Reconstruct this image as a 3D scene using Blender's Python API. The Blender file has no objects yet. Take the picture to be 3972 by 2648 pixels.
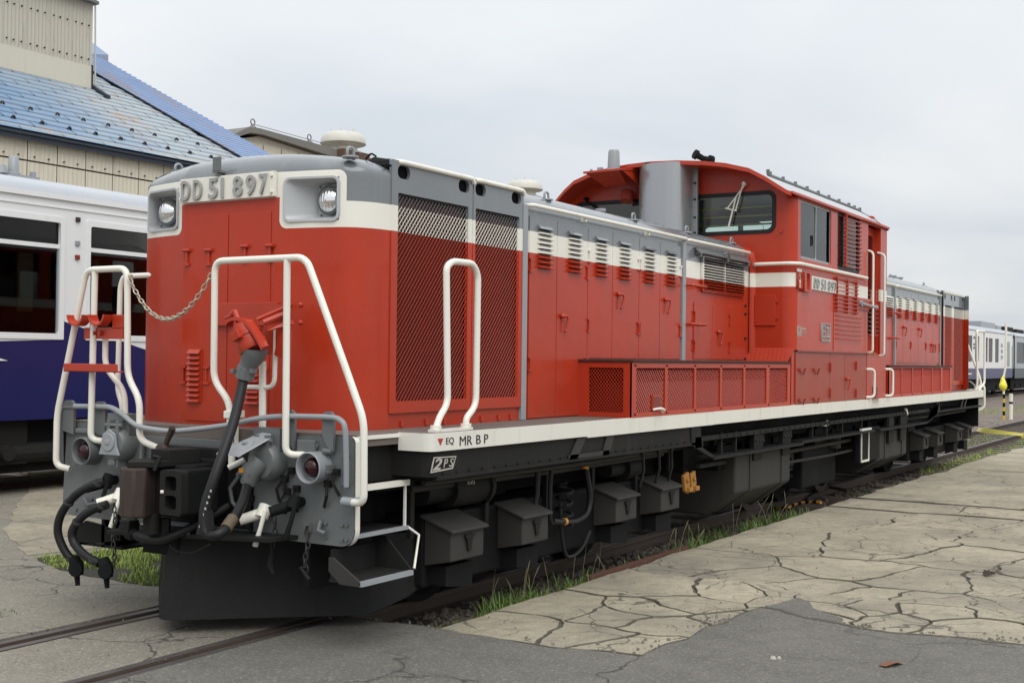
import bpy, bmesh, math, random
from mathutils import Vector, Matrix, noise as mnoise
random.seed(7)
SC = bpy.context.scene
COL = SC.collection
R = math.radians

# ------------------------------------------------------------------ camera
CAM_POS = Vector((5.4781, -5.343, 1.6293))
YAW, PITCH, ROLL = 0.5507, 0.0145, 0.0117
fw = Vector((-math.sin(YAW)*math.cos(PITCH), math.cos(YAW)*math.cos(PITCH), math.sin(PITCH)))
rt = Vector((math.cos(YAW), math.sin(YAW), 0))
up = rt.cross(fw)
rt2 = rt*math.cos(ROLL)+up*math.sin(ROLL)
up2 = up*math.cos(ROLL)-rt*math.sin(ROLL)
cam = bpy.data.cameras.new('camera')
cam.sensor_width = 36.0
cam.lens = 36.0*4748.7/3972.0
cam.clip_end = 3000
cam.clip_start = 0.05
camo = bpy.data.objects.new('camera', cam)
COL.objects.link(camo)
M = Matrix(((rt2.x, up2.x, -fw.x, CAM_POS.x), (rt2.y, up2.y, -fw.y, CAM_POS.y), (rt2.z, up2.z, -fw.z, CAM_POS.z), (0, 0, 0, 1)))
camo.matrix_world = M
SC.camera = camo

# ------------------------------------------------------------------ world (overcast daylight)
SUN_EL, SUN_AZ = R(52), R(128)     # azimuth clockwise from +Y
W = bpy.data.worlds.new('World')
SC.world = W
W.use_nodes = True
nt = W.node_tree
nt.nodes.clear()
def wn(t, **k):
    n = nt.nodes.new(t)
    for a, b in k.items(): setattr(n, a, b)
    return n
out = wn('ShaderNodeOutputWorld'); bg = wn('ShaderNodeBackground')
sky = wn('ShaderNodeTexSky', sky_type='NISHITA', sun_disc=False, sun_elevation=SUN_EL, sun_rotation=SUN_AZ)
tc = wn('ShaderNodeTexCoord')
sep = wn('ShaderNodeSeparateXYZ')
nt.links.new(tc.outputs['Generated'], sep.inputs[0])
# overcast cloud sheet: brightens towards the zenith as an overcast sky does
zc = wn('ShaderNodeMath', operation='MAXIMUM'); zc.inputs[1].default_value = 0.0
nt.links.new(sep.outputs['Z'], zc.inputs[0])
ramp = wn('ShaderNodeMapRange'); ramp.inputs['From Min'].default_value = 0.0; ramp.inputs['From Max'].default_value = 1.0
ramp.inputs['To Min'].default_value = 6.7; ramp.inputs['To Max'].default_value = 13.5
nt.links.new(zc.outputs[0], ramp.inputs['Value'])
# project direction on a cloud plane
zz = wn('ShaderNodeMath', operation='ADD'); zz.inputs[1].default_value = 0.12
nt.links.new(zc.outputs[0], zz.inputs[0])
dx = wn('ShaderNodeMath', operation='DIVIDE'); dy = wn('ShaderNodeMath', operation='DIVIDE')
nt.links.new(sep.outputs['X'], dx.inputs[0]); nt.links.new(zz.outputs[0], dx.inputs[1])
nt.links.new(sep.outputs['Y'], dy.inputs[0]); nt.links.new(zz.outputs[0], dy.inputs[1])
cmb = wn('ShaderNodeCombineXYZ')
nt.links.new(dx.outputs[0], cmb.inputs[0]); nt.links.new(dy.outputs[0], cmb.inputs[1])
cn = wn('ShaderNodeTexNoise'); cn.inputs['Scale'].default_value = 0.55; cn.inputs['Detail'].default_value = 5.0; cn.inputs['Roughness'].default_value = 0.48; cn.inputs['Distortion'].default_value = 0.5
nt.links.new(cmb.outputs[0], cn.inputs['Vector'])
cr = wn('ShaderNodeValToRGB')
cr.color_ramp.elements[0].position = 0.36; cr.color_ramp.elements[0].color = (0.82, 0.875, 0.935, 1)
cr.color_ramp.elements[1].position = 0.66; cr.color_ramp.elements[1].color = (1.07, 1.085, 1.09, 1)
nt.links.new(cn.outputs['Fac'], cr.inputs[0])
mul = wn('ShaderNodeVectorMath', operation='SCALE')
nt.links.new(cr.outputs[0], mul.inputs[0]); nt.links.new(ramp.outputs[0], mul.inputs['Scale'])
mix = wn('ShaderNodeMixRGB'); mix.inputs[0].default_value = 0.93
nt.links.new(sky.outputs[0], mix.inputs[1]); nt.links.new(mul.outputs[0], mix.inputs[2])
nt.links.new(mix.outputs[0], bg.inputs['Color'])
bg.inputs['Strength'].default_value = 0.10
nt.links.new(bg.outputs[0], out.inputs[0])

sun = bpy.data.lights.new('sun', 'SUN')
sun.energy = 1.5; sun.angle = R(50); sun.color = (1, 0.97, 0.92)
suno = bpy.data.objects.new('sun', sun); COL.objects.link(suno)
sd = Vector((math.sin(SUN_AZ)*math.cos(SUN_EL), math.cos(SUN_AZ)*math.cos(SUN_EL), math.sin(SUN_EL)))
suno.rotation_euler = sd.to_track_quat('Z', 'Y').to_euler()

SC.view_settings.view_transform = 'Standard'
SC.view_settings.look = 'None'
SC.view_settings.exposure = 0.14
SC.view_settings.gamma = 1.0
SC.view_settings.use_curve_mapping = False
SC.render.engine = 'CYCLES'
SC.cycles.max_bounces = 8
SC.cycles.transparent_max_bounces = 12

# ------------------------------------------------------------------ materials
MATS = {}
class NB:
    """small node-graph helper for one material"""
    def __init__(s, name):
        s.m = bpy.data.materials.new(name); s.m.use_nodes = True
        s.t = s.m.node_tree; s.b = s.t.nodes['Principled BSDF']
        s.out = s.t.nodes['Material Output']
    def n(s, typ, ins=None, **k):
        nd = s.t.nodes.new(typ)
        for a, v in k.items(): setattr(nd, a, v)
        if ins:
            for a, v in ins.items():
                if hasattr(v, 'is_linked') and hasattr(v, 'node'): s.t.links.new(v, nd.inputs[a])
                else: nd.inputs[a].default_value = v
        return nd
    def math(s, op, a, b=0.0, clamp=False):
        return s.n('ShaderNodeMath', {0: a, 1: b}, operation=op, use_clamp=clamp).outputs[0]
    def mix(s, f, a, b, mode='MIX'):
        return s.n('ShaderNodeMixRGB', {0: f, 1: a, 2: b}, blend_type=mode).outputs[0]
    def noise(s, scale, detail=4, rough=0.55, vec=None, dist=0.0):
        i = {'Scale': scale, 'Detail': detail, 'Roughness': rough, 'Distortion': dist}
        if vec is not None: i['Vector'] = vec
        return s.n('ShaderNodeTexNoise', i).outputs['Fac']
    def ramp(s, f, lo, hi, a=0.0, b=1.0):
        return s.n('ShaderNodeMapRange', {'Value': f, 'From Min': lo, 'From Max': hi, 'To Min': a, 'To Max': b}).outputs[0]
    def pos(s):
        return s.n('ShaderNodeNewGeometry').outputs['Position']
    def xyz(s, v):
        q = s.n('ShaderNodeSeparateXYZ', {0: v}); return q.outputs
    def scale(s, v, k):
        return s.n('ShaderNodeVectorMath', {0: v, 1: k}, operation='MULTIPLY').outputs[0]
    def set(s, **k):
        for a, v in k.items():
            a = a.replace('_', ' ')
            if hasattr(v, 'is_linked') and hasattr(v, 'node'): s.t.links.new(v, s.b.inputs[a])
            else: s.b.inputs[a].default_value = v
    def bump(s, h, strength=0.3, dist=0.01):
        nb = s.n('ShaderNodeBump', {'Height': h, 'Strength': strength, 'Distance': dist})
        s.t.links.new(nb.outputs[0], s.b.inputs['Normal'])
def c4(c): return (c[0], c[1], c[2], 1.0)
def scl(c, k): return (c[0]*k, c[1]*k, c[2]*k, 1.0)

def paint(name, col, rough=0.4, vary=0.18, dirt=0.25, dirtcol=(0.12, 0.10, 0.08), metal=0.0, spec=0.5, bump=0.0, scale=1.6):
    b = NB(name); p = b.pos()
    n1 = b.noise(scale, 5, 0.6, p)
    n2 = b.noise(1.0, 6, 0.6, b.scale(p, (9, 9, 1.2)))       # vertical run-off streaks
    base = b.mix(n1, scl(col, 1-vary), scl(col, 1+vary*0.6))
    f = b.math('MULTIPLY', b.ramp(n2, 0.55, 0.85), dirt)
    base = b.mix(f, base, c4(dirtcol))
    n3 = b.noise(45, 3, 0.5, p)
    spk = b.math('MULTIPLY', b.ramp(n3, 0.68, 0.78), dirt*0.8)
    base = b.mix(spk, base, c4(dirtcol))
    b.set(Base_Color=base, Roughness=b.ramp(n1, 0.2, 0.8, rough*0.8, min(1, rough*1.25)), Metallic=metal)
    b.b.inputs['Specular IOR Level'].default_value = spec
    if bump: b.bump(b.noise(30, 5, 0.6, p), bump, 0.01)
    MATS[name] = b.m
    return b.m

RED = (0.455, 0.040, 0.0145); GREY = (0.185, 0.200, 0.212); IVORY = (0.82, 0.795, 0.71)
ZB, ZT = 2.400, 2.556           # the white waist band

def livery(name, nose=False, cab=False):
    b = NB(name); p = b.pos(); x, y, z = b.xyz(p)
    n1 = b.noise(1.3, 5, 0.6, p)
    n2 = b.noise(1.0, 6, 0.62, b.scale(p, (8, 8, 0.9)))
    redc = b.mix(n1, scl(RED, 0.86), scl(RED, 1.12))
    fade = b.math('MULTIPLY', b.ramp(n2, 0.46, 0.74), 0.42)
    redc = b.mix(fade, redc, (0.35, 0.062, 0.036, 1))
    n5 = b.noise(0.55, 5, .7, p)
    redc = b.mix(b.math('MULTIPLY', b.ramp(n5, .52, .70), .30), redc, (0.30, 0.026, 0.012, 1))
    greyc = b.mix(n1, scl(GREY, 0.85), scl(GREY, 1.12))
    greyc = b.mix(b.math('MULTIPLY', b.ramp(n2, 0.52, 0.8), 0.35), greyc, (0.30, 0.315, 0.33, 1))
    ivoc = b.mix(n1, scl(IVORY, 0.93), scl(IVORY, 1.03))
    gt = lambda a, v: b.math('GREATER_THAN', a, v)
    lt = lambda a, v: b.math('LESS_THAN', a, v)
    mn = lambda a, c: b.math('MINIMUM', a, c)
    mx = lambda a, c: b.math('MAXIMUM', a, c)
    if not nose:
        white = mn(gt(z, ZB), lt(z, ZT if not cab else 2.543)); grey = gt(z, ZT if not cab else 50.0)
    else:
        ax = b.math('ABSOLUTE', x)
        inner = lt(ax, 0.405)
        outer = b.math('SUBTRACT', 1.0, inner)
        front = lt(y, 0.62)
        band = mn(mn(gt(z, ZB), lt(z, ZT)), gt(ax, 0.62))
        # rounded box round each headlight
        qx = b.math('MAXIMUM', b.math('SUBTRACT', b.math('ABSOLUTE', b.math('SUBTRACT', ax, 0.630)), 0.165), 0.0)
        qz = b.math('MAXIMUM', b.math('SUBTRACT', b.math('ABSOLUTE', b.math('SUBTRACT', z, 2.571)), 0.121), 0.0)
        dist = b.math('SQRT', b.math('ADD', b.math('MULTIPLY', qx, qx), b.math('MULTIPLY', qz, qz)))
        rbox = lt(dist, 0.05)
        plate = mn(mn(gt(z, 2.590), lt(z, 2.742)), lt(ax, 0.5))
        white = mx(mx(band, rbox), plate)
        grey = mx(mn(gt(z, ZT), gt(ax, 0.62)), gt(z, 2.70))
    base = b.mix(grey, redc, greyc)
    base = b.mix(white, base, ivoc)
    n3 = b.noise(60, 3, 0.5, p)
    base = b.mix(b.math('MULTIPLY', b.ramp(n3, 0.70, 0.76), 0.25), base, (0.10, 0.07, 0.06, 1))
    grime = b.math('MULTIPLY', b.ramp(b.math('ADD', z, b.math('MULTIPLY', n2, 0.25)), 1.28, 1.5, 0.30, 0.0), b.ramp(n1, 0.3, 0.6))
    base = b.mix(grime, base, (0.16, 0.09, 0.07, 1))
    b.set(Base_Color=base, Roughness=b.ramp(n1, 0.25, 0.75, 0.20, 0.34))
    b.bump(b.math('ADD', b.noise(2.2, 2, 0.5, p), b.math('MULTIPLY', b.noise(6.0, 2, 0.5, p), .25)), 0.22, 0.02)
    b.set(Coat_Weight=b.math('ADD', b.math('MULTIPLY', grey, .65), .06)); b.b.inputs['Specular IOR Level'].default_value = 0.30; b.b.inputs['Coat Roughness'].default_value = 0.10
    MATS[name] = b.m
    return b.m

def glass(name, tint=(0.55, 0.66, 0.62), refl=1.0):
    b = NB(name)
    tr = b.n('ShaderNodeBsdfTransparent', {'Color': c4(tint)})
    gl = b.n('ShaderNodeBsdfGlossy', {'Color': (1, 1, 1, 1), 'Roughness': 0.02})
    fr = b.n('ShaderNodeFresnel', {'IOR': 1.5})
    f = b.math('MULTIPLY', fr.outputs[0], refl)
    mx_ = b.n('ShaderNodeMixShader', {0: f, 1: tr.outputs[0], 2: gl.outputs[0]})
    b.t.links.new(mx_.outputs[0], b.out.inputs[0])
    MATS[name] = b.m
    return b.m

L = livery('livery_paint'); LN = livery('nose_paint', True); LC = livery('cab_paint', False, True)
RD = paint('red_paint', RED, 0.33, 0.12, 0.25, (0.20, 0.06, 0.045))
RDD = paint('dusty_red_paint', (0.34, 0.044, 0.022), 0.42, 0.16, 0.45, (0.22, 0.085, 0.06))
GR = paint('light_grey_paint', (0.30, 0.32, 0.335), 0.3, 0.12, 0.25, (0.2, 0.2, 0.2))
DG = paint('mid_grey_paint', (0.145, 0.155, 0.156), 0.40, 0.15, 0.35, (0.065, 0.063, 0.058))
IV = paint('white_paint', IVORY, 0.35, 0.07, 0.42, (0.36, 0.25, 0.15))
SILL = paint('white_sill_paint', (0.76, 0.74, 0.66), 0.45, 0.06, 0.40, (0.38, 0.32, 0.24))
BK = paint('black_underframe', (0.011, 0.0115, 0.012), 0.7, 0.3, 0.4, (0.03, 0.027, 0.023), spec=.12)
BK2 = paint('dusty_black_paint', (0.0165, 0.016, 0.0152), 0.66, 0.25, 0.5, (0.045, 0.040, 0.034), spec=.2)
BOXM = paint('dusty_grey_steel', (0.047, 0.0445, 0.041), 0.72, 0.3, 0.8, (0.030, 0.026, 0.022), bump=0.15, spec=.25)
RUB = paint('black_rubber', (0.014, 0.014, 0.015), 0.45, 0.3, 0.35, (0.05, 0.045, 0.04), spec=.3)
RUST = paint('rusty_steel', (0.050, 0.033, 0.026), 0.7, 0.35, 0.7, (0.03, 0.026, 0.024), metal=0.1, bump=0.3, scale=7)
RAILM = paint('rail_side_rust', (0.085, 0.060, 0.047), 0.75, 0.3, 0.5, (0.04, 0.03, 0.025), bump=0.3, scale=6)
RAILT = paint('worn_rail_head', (0.17, 0.155, 0.145), 0.45, 0.25, 0.4, (0.09, 0.06, 0.045), metal=0.6, scale=5)
DECKM = paint('deck_plate', (0.155, 0.128, 0.112), 0.75, 0.25, 0.6, (0.08, 0.06, 0.05), bump=0.2, scale=4)
SILV = paint('silver_stack_paint', (0.40, 0.41, 0.42), 0.26, 0.06, 0.5, (0.24, 0.245, 0.25), metal=0.6)
ROOFM = paint('cab_roof_grey', (0.46, 0.47, 0.48), 0.32, 0.1, 0.3, (0.3, 0.3, 0.3))
DARK = paint('dark_interior', (0.009, 0.009, 0.0095), 0.8, 0.2, 0.2, spec=.04)  # near-black for interiors; also stands in for shade under louvre slats
CABIN = paint('cab_interior_green', (0.035, 0.055, 0.048), 0.6, 0.2, 0.2)
YEL = paint('yellow_paint', (0.70, 0.45, 0.03), 0.45, 0.1, 0.2)
YELB = paint('yellow_plastic', (0.92, 0.80, 0.07), 0.35, 0.08, 0.1)
ORA = paint('ochre_paint', (0.38, 0.17, 0.03), 0.55, 0.25, 0.4, (0.12, 0.07, 0.03))
ORB = paint('orange_tape', (0.62, 0.27, 0.04), 0.5, 0.15, 0.2)
LTXT = paint('grey_lettering', (0.36, 0.365, 0.355), 0.45, 0.1, 0.2)
LTXK = paint('black_lettering', (0.02, 0.02, 0.02), 0.5, 0.1, 0.1)
LTXW = paint('off_white_lettering', (0.48, 0.46, 0.40), 0.5, 0.1, 0.3)
LTXR = paint('red_lettering', (0.45, 0.02, 0.02), 0.5, 0.1, 0.1)
LENS = paint('dark_red_lens', (0.028, 0.004, 0.006), 0.12, 0.1, 0.05)
HLP = paint('headlight_housing_paint', (0.46, 0.475, 0.485), 0.35, 0.06, 0.2, (0.3, 0.3, 0.3))
CHAIND = paint('dark_chain', (.05, .045, .04), .6, .3, .4, metal=.3)
CHAINM = paint('galvanised_chain', (0.50, 0.46, 0.36), 0.45, 0.15, 0.3, metal=0.3)
GLS = glass('cab_glass', (0.70, 0.80, 0.77))
b = NB('headlight_glass')
b.set(Base_Color=(0.9, 0.9, 0.9, 1), Metallic=1.0, Roughness=0.10)
b.bump(b.n('ShaderNodeTexWave', {'Scale': 14.0, 'Distortion': .3, 'Vector': b.n('ShaderNodeTexCoord').outputs['Object']}).outputs['Fac'], 0.25, 0.01)
HLG = b.m
RCG = glass('railcar_glass', (.42, .41, .39), .5)

# ------------------------------------------------------------------ mesh helpers
def finish(o, mats, parent=None, smooth=False, bevel=0.0, ang=38):
    me = o.data
    if mats is not None and len(me.materials) == 0:
        for m in (mats if isinstance(mats, (list, tuple)) else [mats]): me.materials.append(m)
    if smooth:
        me.polygons.foreach_set('use_smooth', [True]*len(me.polygons))
        me.set_sharp_from_angle(angle=R(ang))
    if bevel:
        mo = o.modifiers.new('bevel', 'BEVEL'); mo.width = bevel; mo.segments = 2; mo.limit_method = 'ANGLE'; mo.angle_limit = R(40)
        mo.harden_normals = False
    if parent is not None: o.parent = parent
    COL.objects.link(o)
    return o

class MB:
    def __init__(s): s.v = []; s.f = []; s.mi = []; s.cm = 0
    def add(s, vs, fs):
        k = len(s.v); s.v += [tuple(v) for v in vs]
        for f in fs: s.f.append([i+k for i in f]); s.mi.append(s.cm)
        return s
    def mat(s, i): s.cm = i; return s
    def box(s, x0, x1, y0, y1, z0, z1):
        return s.add([(x0, y0, z0), (x1, y0, z0), (x1, y1, z0), (x0, y1, z0), (x0, y0, z1), (x1, y0, z1), (x1, y1, z1), (x0, y1, z1)],
                     [(3, 2, 1, 0), (4, 5, 6, 7), (0, 1, 5, 4), (1, 2, 6, 5), (2, 3, 7, 6), (3, 0, 4, 7)])
    def hexa(s, p):   # 8 points ordered as box
        return s.add(p, [(3, 2, 1, 0), (4, 5, 6, 7), (0, 1, 5, 4), (1, 2, 6, 5), (2, 3, 7, 6), (3, 0, 4, 7)])
    def prism(s, poly, vec):     # poly: list of 3d points, vec: extrusion
        n = len(poly); v = Vector(vec)
        a = [Vector(p) for p in poly]; bb = [p+v for p in a]
        fs = [tuple(range(n)), tuple(range(2*n-1, n-1, -1))]
        for i in range(n):
            j = (i+1) % n; fs.append((i, i+n, j+n, j))
        return s.add(a+bb, fs)
    def tube(s, pts, r, n=10, r2=None, closed=False):
        pts = [Vector(p) for p in pts]; m = len(pts); rings = []
        prev = None
        for i, p in enumerate(pts):
            if closed: t = (pts[(i+1) % m]-pts[i-1])
            elif i == 0: t = pts[1]-p
            elif i == m-1: t = p-pts[i-1]
            else: t = (pts[i+1]-p).normalized()+(p-pts[i-1]).normalized()
            t = t.normalized() if t.length > 1e-9 else Vector((0, 0, 1))
            if prev is None:
                a = Vector((0, 0, 1)) if abs(t.z) < .9 else Vector((1, 0, 0))
                u = t.cross(a).normalized()
            else:
                u = (prev-t*prev.dot(t)).normalized()
            prev = u; w = t.cross(u)
            rr = r if r2 is None else r+(r2-r)*i/(m-1)
            if isinstance(r, (list, tuple)): rr = r[i]
            rings.append([p+(u*math.cos(2*math.pi*k/n)+w*math.sin(2*math.pi*k/n))*rr for k in range(n)])
        vs = [q for ring in rings for q in ring]; fs = []
        for i in range(m if closed else m-1):
            j = (i+1) % m
            for k in range(n):
                l = (k+1) % n
                fs.append((i*n+k, i*n+l, j*n+l, j*n+k))
        if not closed:
            fs.append(tuple(range(n-1, -1, -1))); fs.append(tuple((m-1)*n+k for k in range(n)))
        return s.add(vs, fs)
    def cyl(s, a, b_, r, n=16, r2=None): return s.tube([a, b_], r, n, r2)
    def lathe(s, prof, c, axis=(0, 0, 1), n=24):
        ax = Vector(axis).normalized(); q = Vector((0, 0, 1)) if abs(ax.z) < .9 else Vector((1, 0, 0))
        u = ax.cross(q).normalized(); w = ax.cross(u); c = Vector(c); vs = []; fs = []
        for (r, h) in prof:
            for k in range(n):
                a = 2*math.pi*k/n; vs.append(c+ax*h+(u*math.cos(a)+w*math.sin(a))*r)
        for i in range(len(prof)-1):
            for k in range(n):
                l = (k+1) % n; fs.append((i*n+k, i*n+l, (i+1)*n+l, (i+1)*n+k))
        fs.append(tuple(range(n-1, -1, -1))); fs.append(tuple((len(prof)-1)*n+k for k in range(n)))
        return s.add(vs, fs)
    def grid(s, rows):           # rows of equal-length point lists
        n = len(rows[0]); vs = [p for r in rows for p in r]; fs = []
        for i in range(len(rows)-1):
            for j in range(n-1): fs.append((i*n+j, i*n+j+1, (i+1)*n+j+1, (i+1)*n+j))
        return s.add(vs, fs)
    def mesh(s, name):
        me = bpy.data.meshes.new(name); me.from_pydata(s.v, [], s.f)
        me.polygons.foreach_set('material_index', s.mi)
        bm = bmesh.new(); bm.from_mesh(me); bmesh.ops.recalc_face_normals(bm, faces=bm.faces); bm.to_mesh(me); bm.free()
        return me
    def build(s, name, mats, parent=None, smooth=False, bevel=0.0, ang=38):
        return finish(bpy.data.objects.new(name, s.mesh(name)), mats, parent, smooth, bevel, ang)

def inst(me, name, loc, parent, rot=None):
    o = bpy.data.objects.new(name, me); o.location = loc
    if rot is not None: o.rotation_euler = rot
    o.parent = parent; COL.objects.link(o)
    return o

def fillet(pts, rad, n=5):
    """round the corners of an open 3d polyline"""
    P = [Vector(p) for p in pts]; o = [P[0]]
    for i in range(1, len(P)-1):
        a, b_, c = P[i-1], P[i], P[i+1]
        d1, d2 = (a-b_), (c-b_)
        l = min(rad, d1.length*.48, d2.length*.48)
        s0 = b_+d1.normalized()*l; s1 = b_+d2.normalized()*l
        for k in range(n+1):
            t = k/n; o.append(s0*(1-t)**2+b_*2*t*(1-t)+s1*t*t)
    o.append(P[-1]); return o
def catmull(pts, k=6):
    P = [Vector(p) for p in pts]; P = [P[0]*2-P[1]]+P+[P[-1]*2-P[-2]]; o = []
    for i in range(1, len(P)-2):
        for j in range(k):
            t = j/k; a, b_, c, d = P[i-1:i+3]
            o.append(0.5*((2*b_)+(c-a)*t+(2*a-5*b_+4*c-d)*t*t+(3*b_-a-3*c+d)*t**3))
    o.append(P[-2]); return o

def rr(u0, v0, u1, v1, r=0.03, n=5):
    o = []
    for cx, cy, a0 in ((u1-r, v0+r, -90), (u1-r, v1-r, 0), (u0+r, v1-r, 90), (u0+r, v0+r, 180)):
        for k in range(n+1):
            a = R(a0+90*k/n); o.append((cx+r*math.cos(a), cy+r*math.sin(a)))
    return o
PLX = Matrix(((0, 0, 1), (1, 0, 0), (0, 1, 0))).to_4x4()     # u->+Y v->+Z normal +X
PLY = Matrix(((1, 0, 0), (0, 0, -1), (0, 1, 0))).to_4x4()    # u->+X v->+Z normal -Y
PLXN = Matrix(((0, 0, -1), (-1, 0, 0), (0, 1, 0))).to_4x4()  # u->-Y v->+Z normal -X
def plate(name, loops, plane, at, thick, mat, parent=None, bevel=0.0):
    """flat plate with real holes: loops[0] outline, others holes"""
    cu = bpy.data.curves.new(name, 'CURVE'); cu.dimensions = '2D'; cu.fill_mode = 'BOTH'; cu.extrude = thick/2
    for lp in loops:
        sp = cu.splines.new('POLY'); sp.points.add(len(lp)-1); sp.use_cyclic_u = True
        for q, p in zip(sp.points, lp): q.co = (p[0], p[1], 0, 1)
    tmp = bpy.data.objects.new(name, cu)
    me = bpy.data.meshes.new_from_object(tmp); bpy.data.objects.remove(tmp); bpy.data.curves.remove(cu)
    me.name = name
    off = Vector((0, 0, 0))
    T = plane.copy()
    nrm = T @ Vector((0, 0, 1))
    me.transform(Matrix.Translation(nrm*0) @ T)
    ax = 0 if abs(nrm.x) > .5 else 1
    d = Vector((0, 0, 0)); d[ax] = at
    me.transform(Matrix.Translation(d))
    return finish(bpy.data.objects.new(name, me), mat, parent, False, bevel)

def text(name, s, u0, u1, v0, v1, plane, at, thick, mat, parent, shear=0.0, bold=0.0):
    cu = bpy.data.curves.new(name, 'FONT'); cu.body = s; cu.size = 1; cu.extrude = 0.5; cu.shear = shear; cu.offset = bold
    cu.resolution_u = 3
    tmp = bpy.data.objects.new(name, cu); me = bpy.data.meshes.new_from_object(tmp)
    bpy.data.objects.remove(tmp); bpy.data.curves.remove(cu); me.name = name
    xs = [v.co.x for v in me.vertices]; ys = [v.co.y for v in me.vertices]
    sx = (u1-u0)/(max(xs)-min(xs)); sy = (v1-v0)/(max(ys)-min(ys))
    for v in me.vertices:
        v.co = Vector((u0+(v.co.x-min(xs))*sx, v0+(v.co.y-min(ys))*sy, v.co.z*thick))
    me.transform(plane)
    nrm = plane @ Vector((0, 0, 1)); ax = 0 if abs(nrm.x) > .5 else 1
    d = Vector((0, 0, 0)); d[ax] = at
    me.transform(Matrix.Translation(d))
    return finish(bpy.data.objects.new(name, me), mat, parent)

def thing(name, label, cat, loc=(0, 0, 0), group=None):
    o = bpy.data.objects.new(name, None); o.location = loc; COL.objects.link(o)
    o.empty_display_size = 0.3
    o['label'] = label; o['category'] = cat
    if group: o['group'] = group
    return o
def tag(o, label, cat, group=None):
    o['label'] = label; o['category'] = cat
    if group: o['group'] = group
    return o
def kind(o, k): o['kind'] = k; return o

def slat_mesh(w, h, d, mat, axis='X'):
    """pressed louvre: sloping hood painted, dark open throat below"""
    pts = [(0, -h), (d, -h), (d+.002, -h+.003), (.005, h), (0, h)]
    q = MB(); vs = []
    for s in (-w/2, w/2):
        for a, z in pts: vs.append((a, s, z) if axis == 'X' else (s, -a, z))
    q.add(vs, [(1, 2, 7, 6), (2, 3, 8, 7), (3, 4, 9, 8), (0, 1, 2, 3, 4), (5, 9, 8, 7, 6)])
    q.mat(1); q.add([vs[0], vs[1], vs[6], vs[5]], [(0, 1, 2, 3)])  # underside face coloured near-black in place of the shade in the throat
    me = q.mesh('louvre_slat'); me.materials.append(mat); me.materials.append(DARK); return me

# =================================================================== LOCOMOTIVE
LOCO = thing('diesel_locomotive', 'red, white and grey diesel locomotive with long bonnets and central cab', 'locomotive')
XH = 0.97; XI = 0.945
XD = 1.4274
ZDK = 1.1965
def hy(y): return -5.343+(y+5.343)*1.0401
def hz(z): return 1.629+(z-1.629)*1.0401

# ---- nose ---------------------------------------------------------------
plan = [(0, .20), (.20, .20), (.39, .20), (.455, .212), (.62, .242), (.805, .290), (.85, .312), (.885, .343), (.915, .382), (.938, .428), (.955, .478), (.965, .53), (.97, .580)]
full = [(-x*(.95 if x > .9 else 1), y) for x, y in reversed(plan[1:])]+plan
zl = [ZDK, 1.6, 2.0, 2.40, 2.442, 2.700, 2.728]
nrm = []
for i, (x, y) in enumerate(full):
    a = full[max(0, i-1)]; c = full[min(len(full)-1, i+1)]
    d = Vector((c[0]-a[0], c[1]-a[1])).normalized(); nrm.append(Vector((d.y, -d.x)))
def ztop(x): return 2.888-0.065*(x/.85)**2
rows = []
for z in zl: rows.append([(x, y, z) for x, y in full])
RAD = .165
for k in range(1, 8):
    t = R(90*k/7); r = []
    for (x, y), n_ in zip(full, nrm):
        ins = RAD*(1-math.cos(t)); px, py = x-n_.x*ins, y-n_.y*ins
        zt = ztop(px)
        r.append((px, min(py, .585), 2.728+(zt-2.728)*math.sin(t)))
    rows.append(r)
mb = MB()
n = len(full); vs = [p for r in rows for p in r]; fs = []
hole_i = 4
idx = {v: i for i, v in enumerate(full)}
def inhole(i, j):
    if i != hole_i: return False
    xm = abs((full[j][0]+full[j+1][0])/2)
    return .455 < xm < .805
cuts = [0]+[j for j, q in enumerate(full) if abs(abs(q[0])-.39) < 1e-6]+[n-1]
for ca, cb_ in zip(cuts[:-1], cuts[1:]):       # the three facets meet in hard creases
    fs = []; w_ = cb_-ca+1
    vs = [p for r in rows for p in r[ca:cb_+1]]
    for i in range(len(rows)-1):
        for j in range(w_-1):
            if inhole(i, j+ca): continue
            fs.append((i*w_+j, i*w_+j+1, (i+1)*w_+j+1, (i+1)*w_+j))
    mb.add(vs, fs)
top = rows[-1]; h = n//2
cap = []
for j in range(h+1):
    a, b_ = Vector(top[j]), Vector(top[n-1-j]); r = []
    for k in range(9):
        p = a.lerp(b_, k/8); p.z = ztop(p.x)-0.0; r.append(p)
    cap.append(r)
mb.grid(cap)
nose = mb.build('nose', LN, LOCO, True, ang=50)
# seam behind nose
mb = MB().box(-.90, .94, .575, .66, ZDK, 2.78); mb.build('nose_seam', DARK, LOCO)

# access door outline on the nose: thin raised panels
mb = MB(); mb.box(-.345, .003, .1935, .1995, 1.22, 2.51); mb.build('nose_door', LN, LOCO, bevel=.002)
mb = MB(); mb.box(.009, .355, .1935, .1995, 1.22, 2.51); mb.build('nose_door', LN, LOCO, bevel=.002)
# hinges on the nose
hm = MB(); hm.box(-.034, .034, -.012, 0, .030, .044).tube([(-.03, -.012, .037), (.03, -.012, .037)], .011, 8).box(-.007, .007, -.012, 0, -.05, .03).box(-.022, .022, -.014, 0, -.06, -.045)
HME = hm.mesh('hinge'); HME.materials.append(RD)
for x, z in ((-.345, 2.258), (-.153, 2.253), (.155, 2.265), (.358, 2.262)):
    inst(HME, 'hinge', (x, .194, z), LOCO)
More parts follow.
